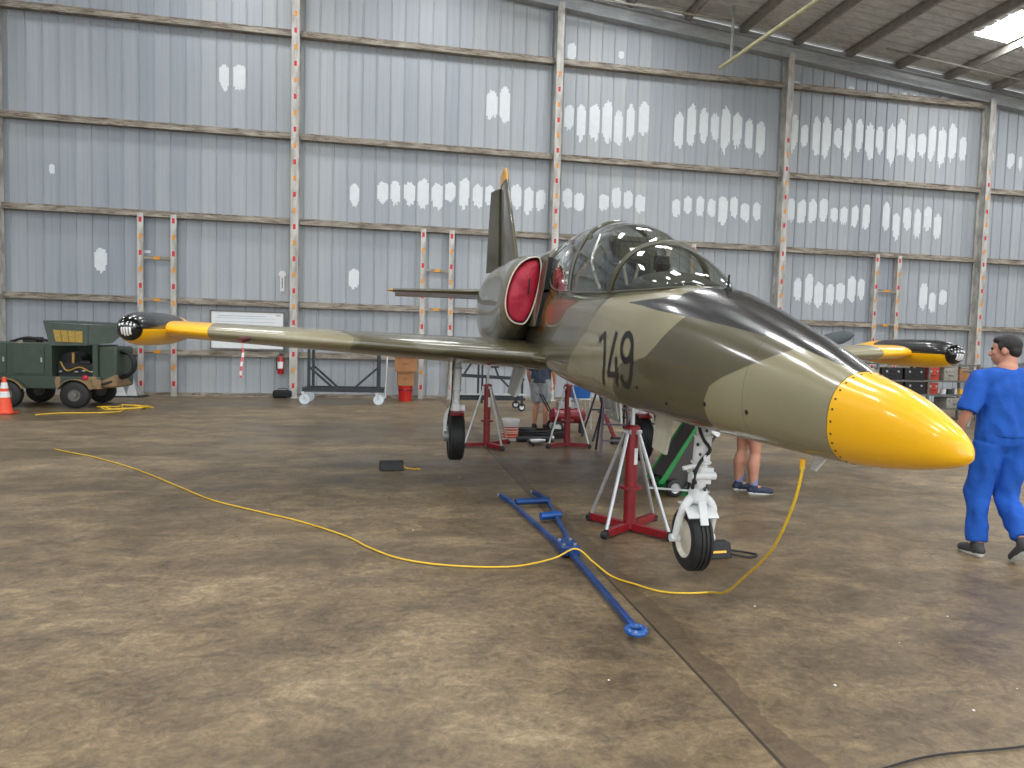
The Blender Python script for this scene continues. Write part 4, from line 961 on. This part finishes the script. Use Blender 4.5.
# engine in the open bay
m = MB(); m.box((X(-6.87), .0, .84), (.78, .8, .30)); m.cyl((X(-7.08), -.2, 1.0), (X(-7.08), .3, 1.0), .24, n=20); m.cyl((X(-6.8), -.36, 1.0), (X(-6.6), -.36, 1.0), .06, n=12); m.build('engine', M_black, t)
m = MB(); m.box((X(-6.96), -.36, .98), (.05, .02, .5)); m.tube(spline([(X(-7.2), -.42, 1.02), (X(-7.05), -.46, .82), (X(-6.8), -.45, .9), (X(-6.58), -.44, .8)], 6), .02, 8); m.build('fuel_line', paint('brass_fitting', (168, 132, 62), .4, .3), t)
for i in range(5):
    q = MB(); q.ball((X(-7.2+.16*i), -.42, .80+.02*(i % 2)), (.05, .03, .025)); q.build('cylinder_cover', M_steel, t)
# raised lid with yellow louvre panel
m = MB(); m.prism([(X(-7.48), -.55, 1.90), (X(-6.58), -.55, 1.86), (X(-6.56), -.62, 1.40), (X(-7.33), -.62, 1.38)], (0, .05, 0)); m.prism([(X(-7.48), -.55, 1.90), (X(-5.95), -.5, 1.86), (X(-5.95), .6, 1.90), (X(-7.4), .6, 1.94)], (0, 0, .03)); m.prism([(X(-6.57), -.56, 1.86), (X(-5.93), -.5, 1.86), (X(-5.98), -.45, 1.60), (X(-6.12), -.5, 1.46), (X(-6.55), -.6, 1.41)], (0, .04, 0))
l = m.build('lid', M_cgreen, t)
m = MB(); m.prism([(X(-7.27), -.592, 1.73), (X(-6.68), -.592, 1.71), (X(-6.66), -.632, 1.46), (X(-7.20), -.632, 1.47)], (0, .02, 0)); g = m.build('grille', paint('yellow_grille', (172, 142, 60), .6, 0, 0, .25, 40), l)
for i in range(1, 4):
    q = MB(); k = i/4; q.bar((X(-7.27+.59*k), -.60, 1.725), (X(-7.20+.54*k), -.64, 1.465), .014); q.build('grille_bar', paint('dull_yellow', (140, 116, 56), .6), l)
q = MB(); q.bar((X(-6.45), -.4, 1.4), (X(-6.2), -.42, 1.85), .03); q.build('lid_prop', M_dark, t)
m = MB(); m.box((X(-6.2), 0, .92), (.4, 1.05, .94)); m.build('end_housing', M_cart, t, bevel=.05)
m = MB()
for k in range(4):
    P = [(X(-5.97)+.03*k*.3, -.38+.05*math.cos(a), 1.0) for a in (0,)]
    m.torus((X(-5.98), -.30+.06*k, .98), (.25, 1, 0), .30-.012*k, .04, 28, 8)
m.tube(spline([(X(-6.0), -.36, .72), (X(-6.1), -.5, .6), (X(-6.35), -.6, .52)], 5), .028, 8)
m.build('cable_reel', M_black, t)
m = MB(); m.lathe((X(-6.61), -.62, .68), (0, -1, 0), [(0, .055), (.03, .055), (.05, .03)], 20); m.build('tail_light', paint('lamp_red', (210, 44, 66), .25), t)
for x in (-6.77, -8.12):
    for y in (-.72, .72):
        wheel(t, (X(x), y, .30), (0, 1, 0), .30, .20, hub_mat=paint('wheel_hub_grey', (110, 108, 100), .5), hubk=.45)
        q = MB(); q.rings([[Vector((X(x)+r*math.sin(a), y+d, .30+r*math.cos(a))) for d, r in ((-.12, .34), (.12, .34), (.12, .355), (-.12, .355))] for a in np.linspace(-1.2, 1.2, 10)]); q.build('mudguard', M_cart, t)
for x, w_ in ((-7.98, .32), (-7.45, .3)):
    q = MB(); q.box((X(x), .1, 1.50), (w_, .3, .12)); q.build('roof_box', M_dark, t, bevel=.02)
q = MB(); q.tube(spline([(X(-8.4), .0, 1.44), (X(-8.0), -.1, 1.54), (X(-7.6), -.05, 1.48), (X(-7.35), .1, 1.5)], 6), .03, 8); q.build('roof_hose', M_black, t)
q = MB(); q.bar((X(-8.95), 0, .5), (X(-9.9), 0, .42), .07); q.build('drawbar', M_dark, t)
# ---------------------------------------------------------------- equipment beyond the jet
t = thing('engine_stand', 'dark tubular wheeled stand near the wall, seen beyond the jacks', 'stand', (2.55, 17.0, 0))
m = MB()
for y in (-.4, .4):
    m.bar((-.85, y, .30), (.85, y, .30), .06); m.bar((-.85, y, .87), (.85, y, .80), .05)
for x in (-.85, .85): m.bar((x, -.4, .30), (x, .4, .30), .06)
m.build('lower_frame', M_dark, t)
for x in (-.8, -.1, .8):
    for y in (-.4, .4):
        m = MB(); m.bar((x, y, .12), (x, y, .87), .05); m.build('post', M_dark, t)
for a, b in (((-.7, -.4, .86), (-.45, -.4, 1.25)), ((.2, -.4, .86), (.75, -.4, .32)), ((.2, -.4, .84), (.1, -.4, 1.1)), ((.0, -.4, 1.1), (.2, -.4, 1.1)), ((-.2, -.3, .3), (-.2, -.3, 1.2)), ((-.3, -.3, .3), (-.3, -.3, 1.2))):
    m = MB(); m.bar(a, b, .045); m.build('brace', M_dark, t)
m = MB(); m.bar((-.93, -.45, .15), (-.93, -.45, .86), .07); m.build('pale_post', M_galv, t); m = MB(); m.bar((-.9, -.42, .42), (.9, -.42, .42), .07, .04); m.build('pale_rail', M_galv, t)
for x in (-.8, .8):
    for y in (-.4, .4): wheel(t, (x, y, .10), (0, 1, 0), .10, .05, name='caster_wheel')
# red compressor with blue tool case
t = thing('air_compressor', 'small red air compressor on wheels behind the second rear jack', 'compressor', (3.42, 12.5, 0))
m = MB(); rr = []
for x, r in ((-.36, .02), (-.34, .1), (-.28, .15), (.28, .15), (.34, .1), (.36, .02)): rr.append([Vector((x, r*math.cos(2*PI*j/24), .33+r*math.sin(2*PI*j/24))) for j in range(24)])
m.rings(rr); m.build('tank', paint('dark_red_enamel', (134, 18, 34), .35, 0, .3), t)
m = MB(); m.box((-.05, 0, .53), (.3, .2, .12)); m.cyl((.16, 0, .48), (.16, 0, .66), .06, n=16); m.build('motor', M_steel, t)
for y in (-.2, .2): wheel(t, (-.24, y, .12), (0, 1, 0), .12, .05)
m = MB(); m.bar((.28, 0, 0), (.28, 0, .2), .05, .2); m.build('stand_foot', M_dark, t); m = MB(); m.tube([(-.34, -.12, .4), (-.52, -.12, .72), (-.52, .12, .72), (-.34, .12, .4)], .014, 8); m.build('handle', M_dark, t)
t = thing('storage_tub', 'blue plastic tub on a light folding stool behind the red compressor', 'tub', (3.82, 13.2, .62))
m = MB(); m.rings([[Vector((sx*a, sy*b, z)) for sx, sy in ((-1, -1), (1, -1), (1, 1), (-1, 1))] for z, a, b in ((0, .20, .15), (.24, .24, .18), (.24, .225, .165), (.02, .19, .14))]); m.build('tub', paint('blue_plastic', (30, 96, 170), .4), t); m = MB(); m.box((.05, -.02, .26), (.2, .16, .06)); m.build('cloth', M_label, t, bevel=.02)
t = thing('folding_stool', 'light metal folding stool carrying the blue tub', 'stool', (3.82, 13.2, 0))
m = MB(); m.box((0, 0, .60), (.46, .36, .035)); m.build('seat', M_galv, t, bevel=.008)
for sx in (-1, 1):
    for sy in (-1, 1): m = MB(); m.tube([(sx*.2, sy*.15, .59), (sx*.24, -sy*.17 if False else sy*.19, .0)], .014, 8); m.build('leg', M_galv, t)
# stepladder
M_lad = paint('mauve_grey_paint', (122, 106, 118), .5)
t = thing('step_ladder', 'mauve-grey step ladder standing between the rear jack and port wheel', 'ladder', (3.47, 9.95, 0), -.2)
for x, s in ((-.19, 1), (.19, 1)):
    m = MB(); m.bar((x*1.2, -.28, 0), (x*.8, .0, 1.18), .035, .075); m.build('front_rail', M_lad, t)
    m = MB(); m.bar((x*1.15, .42, 0), (x*.8, .04, 1.14), .03, .03); m.build('rear_leg', M_dark, t)
for i in range(4):
    z = .24*(i+1); m = MB(); m.box((0, -.28+.28*z/1.18, z), (.36, .08, .025)); m.build('tread', M_lad, t)
m = MB(); m.box((0, .02, 1.19), (.36, .26, .04)); m.build('top_step', M_lad, t, bevel=.008)
# tubular service stand behind the port wheel
t = thing('service_stand', 'dark tubular service stand beyond the port main wheel', 'stand', (4.25, 11.6, 0))
for x in (-.55, .45):
    for y in (-.25, .3):
        m = MB(); m.tube([(x*1.25, y*1.2, 0), (x*.7, y, 1.05)], .02, 8); m.build('leg', M_dark, t)
m = MB(); m.bar((-.6, -.28, .52), (.5, -.28, .3), .03); m.bar((-.55, .33, .5), (.45, .33, .5), .03); m.bar((-.45, -.26, .8), (.36, -.26, .8), .03); m.build('cross_bar', M_dark, t)
m = MB(); m.box((-.03, .02, 1.06), (.85, .6, .03)); m.build('platform', M_dark, t)
t = thing('floor_lever', 'red steel lever jack leaning beyond the ladder', 'jack', (3.75, 11.0, 0))
m = MB(); m.bar((-.1, 0, .55), (.1, 0, .12), .07, .05); m.build('lever_arm', paint('dark_red_enamel', (134, 18, 34), .35), t); m = MB(); m.box((.13, 0, .06), (.16, .14, .12)); m.build('base_block', M_black, t, bevel=.01); m = MB(); m.cyl((-.1, 0, .54), (-.2, 0, .9), .018, n=8); m.build('grip', M_dark, t)
# air hoses and drip tray by the mechanic's feet
t = thing('hose_heap', 'heap of black hoses and leads on the floor by the mechanic', 'hose', (2.75, 11.95, 0))
rz = random.Random(4)
for i in range(5):
    P = []; ph = rz.uniform(0, 6)
    for k in range(34):
        a = ph+2*PI*k/11; r = .24+.09*math.sin(k*.7+i); P.append((r*1.6*math.cos(a), r*math.sin(a), .025+.02*i+.015*math.sin(k)))
    m = MB(); m.tube(spline(P, 3), .019, 6); m.build('hose', M_black, t)
t = thing('hand_grinder', 'grey metal air tool lying on the floor left of the rear jack', 'tool', (2.42, 10.9, 0), .4)
m = MB(); m.cyl((-.1, 0, .06), (.14, 0, .06), .05, n=16); m.cyl((.14, 0, .06), (.22, 0, .06), .035, n=14); m.build('body', M_steel, t); m = MB(); m.cyl((-.08, 0, .06), (-.12, -.16, .03), .025, n=10); m.build('handle', M_black, t)
t = thing('rubber_mat', 'dark pipe section lying on the floor below the paint bucket', 'pipe', (2.55, 11.28, 0), .1); t.name = 'pipe_section'
m = MB(); m.cyl((-.35, 0, .05), (.3, 0, .05), .05, n=18); m.build('barrel', M_dark, t); m = MB(); m.lathe((.27, 0, .05), (1, 0, 0), [(0, .05), (0, .06), (.04, .06), (.04, .03)], 18); m.build('flange', M_steel, t)

# ---------------------------------------------------------------- shelving and parts on the right
t = thing('shelving_unit', 'grey steel shelving full of black cases under the port tip tank', 'shelving', (13.85, 15.6, 0))
M_shelf = paint('shelf_grey', (112, 112, 108), .5, .2)
for x in (-1.5, 0, 1.5):
    for y in (-.3, .3):
        m = MB(); m.bar((x, y, 0), (x, y, 1.46), .05); m.build('upright', M_shelf, t)
for z in (.28, .64, 1.0, 1.42):
    m = MB(); m.box((0, 0, z), (3.0, .62, .03)); m.box((0, -.31, z), (3.0, .02, .05)); m.build('shelf', M_shelf, t)
def case(name, label, cat, x, z, d, mat, grp, y=15.52, latch=True):
    c = thing(name, label, cat, (x, y, z), 0, grp); m = MB(); m.box((0, 0, d[2]/2), d); m.box((0, 0, d[2]*.72), (d[0]+.012, d[1]+.012, .02)); b = m.build('shell', mat, c, bevel=.012)
    if latch:
        for s in (-.28, .28): m = MB(); m.box((d[0]*s, -d[1]/2-.008, d[2]*.7), (.05, .016, .05)); m.build('latch', M_steel, c)
        m = MB(); m.tube([(-.08, -d[1]/2, d[2]*.4), (-.06, -d[1]/2-.03, d[2]*.4), (.06, -d[1]/2-.03, d[2]*.4), (.08, -d[1]/2, d[2]*.4)], .008, 6); m.build('handle', M_dark, c)
    return c
CS = paint('black_case', (24, 24, 25), .5)
for x, z, lab in ((12.75, 1.016, 'black case at the left end of the upper shelf'), (13.42, 1.016, 'black case in the middle of the upper shelf, by the red crate'), (12.78, .656, 'black case at the left end of the middle shelf'), (13.45, .656, 'black case in the middle shelf beside the red canister'), (12.8, .296, 'black case on the left of the bottom shelf')):
    case('equipment_case', lab, 'case', x, z, (.60, .5, .31), CS, 'black cases on the shelving')
case('tool_crate', 'orange-red crate on the upper shelf beside the black cases', 'crate', 14.0, 1.016, (.34, .44, .34), paint('orange_red_plastic', (176, 62, 42), .5), 'red containers on the shelving')
case('tool_crate', 'orange-red crate on the middle shelf below the other red crate', 'crate', 14.0, .656, (.32, .44, .30), paint('orange_red_plastic', (176, 62, 42), .5), 'red containers on the shelving')
GB = paint('grey_beige_box', (156, 152, 142), .6)
case('parts_box', 'grey-beige parts box on the upper shelf right of the red crate', 'box', 14.52, 1.016, (.42, .44, .34), GB, 'grey parts boxes on the shelving'); case('parts_box', 'tan cardboard parts box at the right end of the upper shelf', 'box', 14.98, 1.016, (.36, .4, .30), M_cardboard, 'grey parts boxes on the shelving', latch=False)
case('parts_box', 'grey-beige parts box on the bottom shelf at its right side', 'box', 14.7, .296, (.52, .44, .28), GB, 'grey parts boxes on the shelving')
for i, (x, mt, nm) in enumerate(((14.42, M_label, 'white'), (14.60, M_dark, 'dark grey'), (14.78, M_steel, 'silver'), (14.96, M_yellow, 'yellow'))):
    c = thing('paint_can', '%s paint can on the middle shelf of the grey shelving' % nm, 'can', (x, 15.42, .656), 0, 'paint cans on the shelving'); m = MB(); m.lathe((0, 0, 0), (0, 0, 1), [(0, .0), (0, .065), (.14, .065)], 20); m.build('body', mt, c); m = MB(); m.lathe((0, 0, .14), (0, 0, 1), [(0, .067), (.012, .067), (.008, .05)], 20); m.build('lid', M_steel, c)
c = thing('wire_coil', 'pale coil of wire hanging at the left end of the shelving', 'wire', (12.2, 15.35, 1.15)); m = MB()
for k in range(4): m.torus((0, -.03*k, 0), (0, 1, .1), .15-.006*k, .012, 26, 6)
m.build('coil', paint('pale_wire', (190, 180, 156), .5), c); m = MB(); m.bar((-.0, .02, .15), (.35, .05, .2), .02); m.build('hook', M_galv, c)
# detached wing panel lying on trestles behind the man, dark top edge
t = thing('wing_panel', 'detached black wing panel with a white edge, lying behind the man in blue', 'aircraft part', (15.0, 13.6, 1.36), .35)
m = MB(); rr = []
for x, c_ in ((-2.1, .5), (-1.9, .9), (2.0, 1.5)): rr.append([Vector((x, y*1.0, .06*x+.06+z*1.2)) for y, z in sym_ring(-c_*.4, c_*.6, 0, .12)])
m.rings(rr); m.build('panel', paint('black_wing_paint', (40, 42, 44), .4, 0, .2), t, angle=60)
m = MB(); m.tube([(-2.1, -.21, -.07+.02), (2.0, -.61, .19)], .022, 8); m.build('leading_edge', M_white, t)
for x in (-1.2, 1.3):
    s = thing('trestle', 'grey trestle holding the %s end of the black wing panel' % ('left' if x < 0 else 'right'), 'trestle', (15.0+x*math.cos(.35), 13.6+x*math.sin(.35), 0), .35, 'trestles under the wing panel')
    m = MB(); m.bar((0, -.5, 1.22+.06*x), (0, .6, 1.22+.06*x), .08); m.build('top_beam', M_galv, s)
    for y in (-.45, .55):
        for dx in (-.2, .2): m = MB(); m.bar((0, y, 1.2+.06*x), (dx, y, 0), .04); m.build('leg', M_galv, s)
# dark tail panel on a pole beyond the nose
t = thing('tail_panel', 'slate-grey rounded tail panel tip showing above the black nose panel', 'aircraft part', (9.3, 13.0, 1.62), -.1)
m = MB(); rr = []
for x, z, c_ in ((-1.0, .08, .10), (-.4, .2, .15), (.0, .31, .16), (.3, .39, .14), (.45, .42, .09), (.52, .43, .02)): rr.append([Vector((x, .03*math.cos(2*PI*j/20), z+c_*math.sin(2*PI*j/20))) for j in range(20)])
m.rings(rr); m.build('blade', paint('slate_paint', (72, 80, 82), .45), t, angle=60)
m = MB(); m.cyl((-1.0, 0, .06), (-1.15, 0, .02), .09, n=18); m.build('root_collar', M_steel, t)
t = thing('tail_panel_stand', 'grey post stand holding the slate-grey tail panel', 'stand', (8.2, 13.1, 0)); m = MB(); m.cyl((0, 0, .04), (0, 0, 1.55), .05, n=14); m.build('post', M_galv, t); m = MB(); m.lathe((0, 0, 0), (0, 0, 1), [(0, .3), (.03, .3), (.05, .06)], 24); m.build('base', M_dark, t); m = MB(); m.box((.0, -.1, 1.6), (.2, .24, .14)); m.build('clamp', M_dark, t)
# floor litter: paper chips and stones scattered over the concrete
m = MB(); rz = random.Random(9)
for (x, y) in ((-2.3, 8.6), (.25, 5.9), (-.3, 7.0), (2.35, 3.9), (2.9, 3.3), (3.6, 3.0), (2.2, 2.9), (3.1, 2.75), (3.5, 3.6), (-2.6, 5.1), (-3.2, 6.2), (1.1, 3.1), (.9, 8.2), (3.9, 3.3), (2.7, 2.6), (-1.1, 6.75)):
    r = rz.uniform(.004, .009); m.ball((x, y, r*.5), (r, r*.8, r*.5), 8, 5)
o = m.build('litter', M_label); tag(o, 'small pale chips scattered over the concrete floor', 'litter', kind='stuff')

# ---------------------------------------------------------------- people
from mathutils import noise as mnoise
def wrinkle(me, amp):
    if not amp: return
    nr = [v.normal.copy() for v in me.vertices]
    for v, n in zip(me.vertices, nr):
        c = v.co; f = 1-2*abs(mnoise.noise(Vector((c.x*7+1.3, c.y*7, c.z*4.2)))); g = mnoise.noise(Vector((c.x*16, c.y*16+3, c.z*8)))
        v.co = c+n*amp*(f*.8+g*.7-.35)
def remesh(mb, name, mat, parent, voxel, smooth=4, wr=0.0):
    o = mb.build(name, mat, parent); r = o.modifiers.new('r', 'REMESH'); r.mode = 'VOXEL'; r.voxel_size = voxel; r.use_smooth_shade = True
    s = o.modifiers.new('s', 'SMOOTH'); s.factor = .5; s.iterations = smooth
    dg = bpy.context.evaluated_depsgraph_get(); me = bpy.data.meshes.new_from_object(o.evaluated_get(dg)); o.modifiers.clear()
    old = o.data; o.data = me; bpy.data.meshes.remove(old); me.name = name
    wrinkle(me, wr); me.materials.clear(); me.materials.append(mat); me.polygons.foreach_set('use_smooth', [True]*len(me.polygons)); return o
def limb(mb, pts, rad, n=14, flat=False):
    """tapered capsule chain; rad entries may be (rx, ry)"""
    P = spline(pts, 5) if len(pts) > 2 else [Vector(p) for p in pts]
    R = [float(q) for q in np.interp(np.linspace(0, len(pts)-1, len(P)), range(len(pts)), rad)]
    if flat: mb.tube(P, R, n); return
    d0 = (P[0]-P[1]).normalized(); d1 = (P[-1]-P[-2]).normalized()
    P2 = [P[0]+d0*R[0]*k for k in (.98, .8, .45)]+P+[P[-1]+d1*R[-1]*k for k in (.45, .8, .98)]
    R2 = [R[0]*k for k in (.2, .6, .9)]+list(R)+[R[-1]*k for k in (.9, .6, .2)]
    mb.tube(P2, R2, n)
def trunk(mb, secs, n=24):
    """secs: (centre, half width along x, half depth, yaw)"""
    rr = []
    for c, rx, ry in secs: rr.append([Vector(c)+Vector((rx*math.cos(2*PI*j/n), ry*math.sin(2*PI*j/n), 0)) for j in range(n)])
    mb.rings(rr)
def hand(mb, wrist, direction, palm_n, side, curl=.5):
    d = Vector(direction).normalized(); pn = Vector(palm_n); pn = (pn-d*pn.dot(d)).normalized(); w = d.cross(pn)*side
    c = Vector(wrist)+d*.05; 
    for k in (-.028, -.01, .01, .028): limb(mb, [Vector(wrist)+d*.005+w*k*.7, c+d*.035+w*k], [.016, .013])
    for k, L in ((-.032, .062), (-.011, .074), (.011, .078), (.032, .068)):
        b = c+d*.035+w*k; q = b+d*L*.45+pn*L*.18*curl*2; e = q+d*L*.28+pn*L*.4*curl*2; limb(mb, [b, q, e], [.0095, .009, .0075], 10)
    b = Vector(wrist)+d*.02+w*.03; limb(mb, [b, b+d*.03+w*.03+pn*.01, b+d*.06+w*.035+pn*.025], [.013, .011, .009], 10)
def head_parts(mb, c, R):
    f = lambda x, y, z: c+R@Vector((x, y, z))
    def el(p, r, n=20, m_=14):
        k = MB(); k.ball((0, 0, 0), r, n, m_); mb.add([f(*p)+R@Vector(v) for v in k.v], k.f)
    el((0, -.008, .012), (.075, .096, .096)); el((0, .035, -.055), (.057, .058, .075)); el((0, .06, -.108), (.030, .026, .022)); el((0, .078, .018), (.05, .014, .014))
    limb(mb, [f(0, .086, .008), f(0, .104, -.03), f(0, .112, -.044)], [.008, .011, .012], 10); el((0, .09, -.078), (.024, .012, .007)); el((0, .087, -.09), (.02, .012, .007))
    for s in (-1, 1): el((s*.078, -.008, -.022), (.011, .021, .033)); el((s*.014, .098, -.046), (.009, .01, .008)); el((s*.045, .065, -.03), (.02, .02, .02))
def hair_parts(mb, c, R):
    f = lambda x, y, z: c+R@Vector((x, y, z))
    def el(p, r):
        k = MB(); k.ball((0, 0, 0), r, 20, 14); mb.add([f(*p)+R@Vector(v) for v in k.v], k.f)
    el((0, -.022, .03), (.083, .094, .088)); el((0, -.062, -.02), (.070, .048, .062)); el((0, .035, .07), (.066, .05, .036))
    for s in (-1, 1): el((s*.074, .012, .012), (.011, .02, .032))
def person(name, label, loc, rz, P, shirt, trousers, shoes, sleeve, short, socks=None, hairm=M_hair, vox=.0085, skin=M_skin):
    t = thing(name, label, 'person', loc, rz); V = Vector
    J = {k: V(v) for k, v in P.items() if isinstance(v, tuple) and len(v) == 3}
    m = MB(); R = Euler((P.get('nod', 0), 0, P.get('turn', 0))).to_matrix()
    hc = J['head']; head_parts(m, hc, R); limb(m, [J['neck'], hc+R@V((0, -.03, -.06))], [.062, .055])
    pel, ch, nk = J['pelvis'], J['chest'], J['neck']
    limb(m, [J['sh_l'], J['sh_r']], [.06, .06]); limb(m, [pel, pel.lerp(ch, .5), ch, nk], [.13, .12, .135, .075], 18)
    for s in 'lr':
        limb(m, [J['sh_'+s], J['el_'+s], J['wr_'+s]], [.056, .042, .029]); hd = J['wr_'+s]-J['el_'+s]; hand(m, J['wr_'+s], hd, P['palm_'+s], 1 if s == 'l' else -1, P.get('curl', .5))
        limb(m, [J['hip_'+s], J['hip_'+s].lerp(J['kn_'+s], .5), J['kn_'+s], J['kn_'+s].lerp(J['an_'+s], .35)+V(P.get('calf', (0, -.015, 0))), J['an_'+s]], [.092, .082, .058, P.get('calfr', .060), .040], 16)
        limb(m, [J['an_'+s], J['an_'+s].lerp(J['toe_'+s], .55), J['toe_'+s]], [.034, .028, .020])
    remesh(m, 'body', skin, t, vox, 3)
    for s in (-1, 1):
        e = MB(); e.ball(hc+R@V((s*.031, .083, .004)), .011, 12, 8); e.build('eye', M_black, t)
    m = MB(); hair_parts(m, hc, R); remesh(m, 'hair', hairm, t, .009, 2)
    # shirt
    m = MB(); hem = pel+V(P.get('hem', (0, 0, -.02)))
    ax = (nk-pel).normalized(); side = (J['sh_r']-J['sh_l']).normalized(); fw_ = side.cross(ax) * -1
    rr = []
    for k, rx, ry in P.get('torso', ((-.03, .195, .145), (.0, .2, .15), (.15, .195, .145), (.4, .195, .14), (.65, .205, .14), (.82, .18, .122), (.93, .125, .1), (1.0, .078, .078))):
        c = hem.lerp(nk+ax*.0, k) if k >= 0 else hem+(hem-nk)*(-k)
        rr.append([c+side*rx*math.cos(2*PI*j/28)+fw_*ry*math.sin(2*PI*j/28) for j in range(28)])
    m.rings(rr); limb(m, [J['sh_l']+V((0, 0, -.016)), J['sh_l'].lerp(J['sh_r'], .5)+V((0, 0, .0)), J['sh_r']+V((0, 0, -.016))], [.082, .10, .082], 18)
    for s in 'lr':
        e = J['sh_'+s].lerp(J['el_'+s], sleeve); 
        if sleeve <= 1: limb(m, [J['sh_'+s]+V((0, 0, -.018)), J['sh_'+s].lerp(e, .5), e+(e-J['sh_'+s]).normalized()*.05], [.080, .078, .076], 18, True)
        else: limb(m, [J['sh_'+s], J['el_'+s], J['wr_'+s].lerp(J['el_'+s], .12)], [.078, .062, .045], 16)
    o = remesh(m, 'shirt', shirt, t, .011, 3, .017)
    # trousers
    m = MB(); limb(m, [pel+V((-.075, 0, -.0)), pel+V((.075, 0, 0))], [.128, .128], 18); limb(m, [pel+V((0, 0, .10))+V(P.get('waist', (0, 0, 0))), pel], [.12, .14], 18)
    for s in 'lr':
        kn, an, hp = J['kn_'+s], J['an_'+s], J['hip_'+s]
        if short: limb(m, [hp, hp.lerp(kn, .5), hp.lerp(kn, short)], [.118, .112, .108], 18, True)
        else: limb(m, [hp, hp.lerp(kn, .5), kn, kn.lerp(an, .5), an-(an-kn).normalized()*.03], [.112, .102, .092, .080, .074], 18, True)
    remesh(m, 'shorts' if short else 'trousers', trousers, t, .011, 3, .017)
    for s in 'lr':
        an, toe = J['an_'+s], J['toe_'+s]; d = (toe-an); d = V((d.x, d.y, d.z)); L = V((d.x, d.y, 0)).length; heel = an+V((0, 0, -.05)) - V((d.x, d.y, 0)).normalized()*.035
        m = MB(); limb(m, [an+V((0, 0, .0)), an+V((0, 0, -.04))], [.05, .046]); limb(m, [heel+V((0, 0, .012)), heel.lerp(toe, .5)+V((0, 0, .012)), toe], [.040, .046, .036], 16); remesh(m, 'shoe', shoes[0], t, .009, 2)
        m = MB(); limb(m, [heel+V((0, 0, -.018)), heel.lerp(toe, .5)+V((0, 0, -.022)), toe+V((0, 0, -.016))], [.033, .036, .028], 14); 
        m.v = [(v[0], v[1], v[2]) for v in m.v]; remesh(m, 'sole', shoes[1], t, .009, 1)
        if socks: m = MB(); limb(m, [an.lerp(J['kn_'+s], .02), an.lerp(J['kn_'+s], .24)], [.045, .050]); remesh(m, 'sock', socks, t, .009, 2)
    return t
stand = dict(head=(0, .02, 1.675), neck=(0, -.01, 1.50), chest=(0, 0, 1.28), pelvis=(0, 0, .97), sh_l=(-.19, -.01, 1.44), sh_r=(.19, -.01, 1.44), palm_l=(1, 0, 0), palm_r=(-1, 0, 0),
    el_l=(-.26, -.02, 1.15), el_r=(.26, -.02, 1.15), wr_l=(-.25, .08, .92), wr_r=(.25, .08, .92), hip_l=(-.095, 0, .92), hip_r=(.095, 0, .92), kn_l=(-.10, .02, .50), kn_r=(.10, .02, .50), an_l=(-.11, -.02, .095), an_r=(.11, -.02, .095), toe_l=(-.13, .15, .035), toe_r=(.13, .15, .035))
A = dict(stand); A.update(head=(0, .03, 1.715), neck=(0, -.01, 1.545), chest=(0, 0, 1.33), pelvis=(0, 0, 1.0), sh_l=(-.205, -.01, 1.475), sh_r=(.205, -.01, 1.475), turn=math.radians(44), nod=-.05, el_l=(-.30, -.03, 1.21), wr_l=(-.31, .10, .97), el_r=(.30, -.04, 1.21), wr_r=(.32, .08, .97),
    hip_l=(-.1, 0, .95), hip_r=(.1, 0, .95), kn_l=(-.125, .07, .52), an_l=(-.14, .0, .10), toe_l=(-.16, .17, .035), kn_r=(.08, .04, .52), an_r=(.06, -.24, .20), toe_r=(.06, -.13, .045), hem=(0, 0, .02))
sh_grey = paint('grey_shoe', (70, 70, 72), .7); sole_w = paint('pale_sole', (206, 206, 202), .6)
person('person', 'man in bright blue scrubs walking away from the jet, head turned aside', (4.94, 4.66, 0), math.radians(-14), A, M_scrub, M_scrub, (sh_grey, sole_w), .86, 0)
B_ = dict(stand); B_.update(head=(.0, .70, 1.02), neck=(0, .52, 1.08), chest=(0, .34, 1.05), pelvis=(0, -.02, .90), sh_l=(-.19, .47, 1.03), sh_r=(.19, .47, 1.03), el_l=(-.22, .52, .76), el_r=(.22, .52, .76), wr_l=(-.15, .66, .62), wr_r=(.15, .66, .62), hip_l=(-.09, 0, .86), hip_r=(.09, 0, .86), kn_l=(-.10, -.02, .48), kn_r=(.10, .03, .48), an_l=(-.10, -.05, .095), an_r=(.11, .02, .095), toe_l=(-.11, .16, .035), toe_r=(.12, .23, .035), calfr=.072, nod=-.5, hem=(0, .05, .0))
person('person', 'bare-legged person in dark blue sneakers bending behind the nose wheel', (4.14, 7.16, 0), math.radians(-90), B_, paint('navy_shirt', (40, 46, 62), .8), paint('grey_shorts', (110, 112, 114), .8), (paint('navy_sneaker', (40, 52, 76), .6), sole_w), .7, .35, socks=paint('blue_grey_sock', (128, 140, 186), .8), vox=.0095)
D_ = dict(stand); D_.update(turn=-.3, kn_l=(-.1, .06, .5), an_l=(-.12, .0, .095), toe_l=(-.14, .17, .035))
person('person', 'mechanic in pale grey shorts and slate shirt standing beyond the jacks', (2.98, 12.9, 0), math.radians(-30), D_, paint('slate_shirt', (66, 74, 92), .8), paint('pale_grey_shorts', (148, 152, 154), .8), (paint('black_sneaker', (30, 30, 32), .6), M_black), .75, .88, vox=.0095)
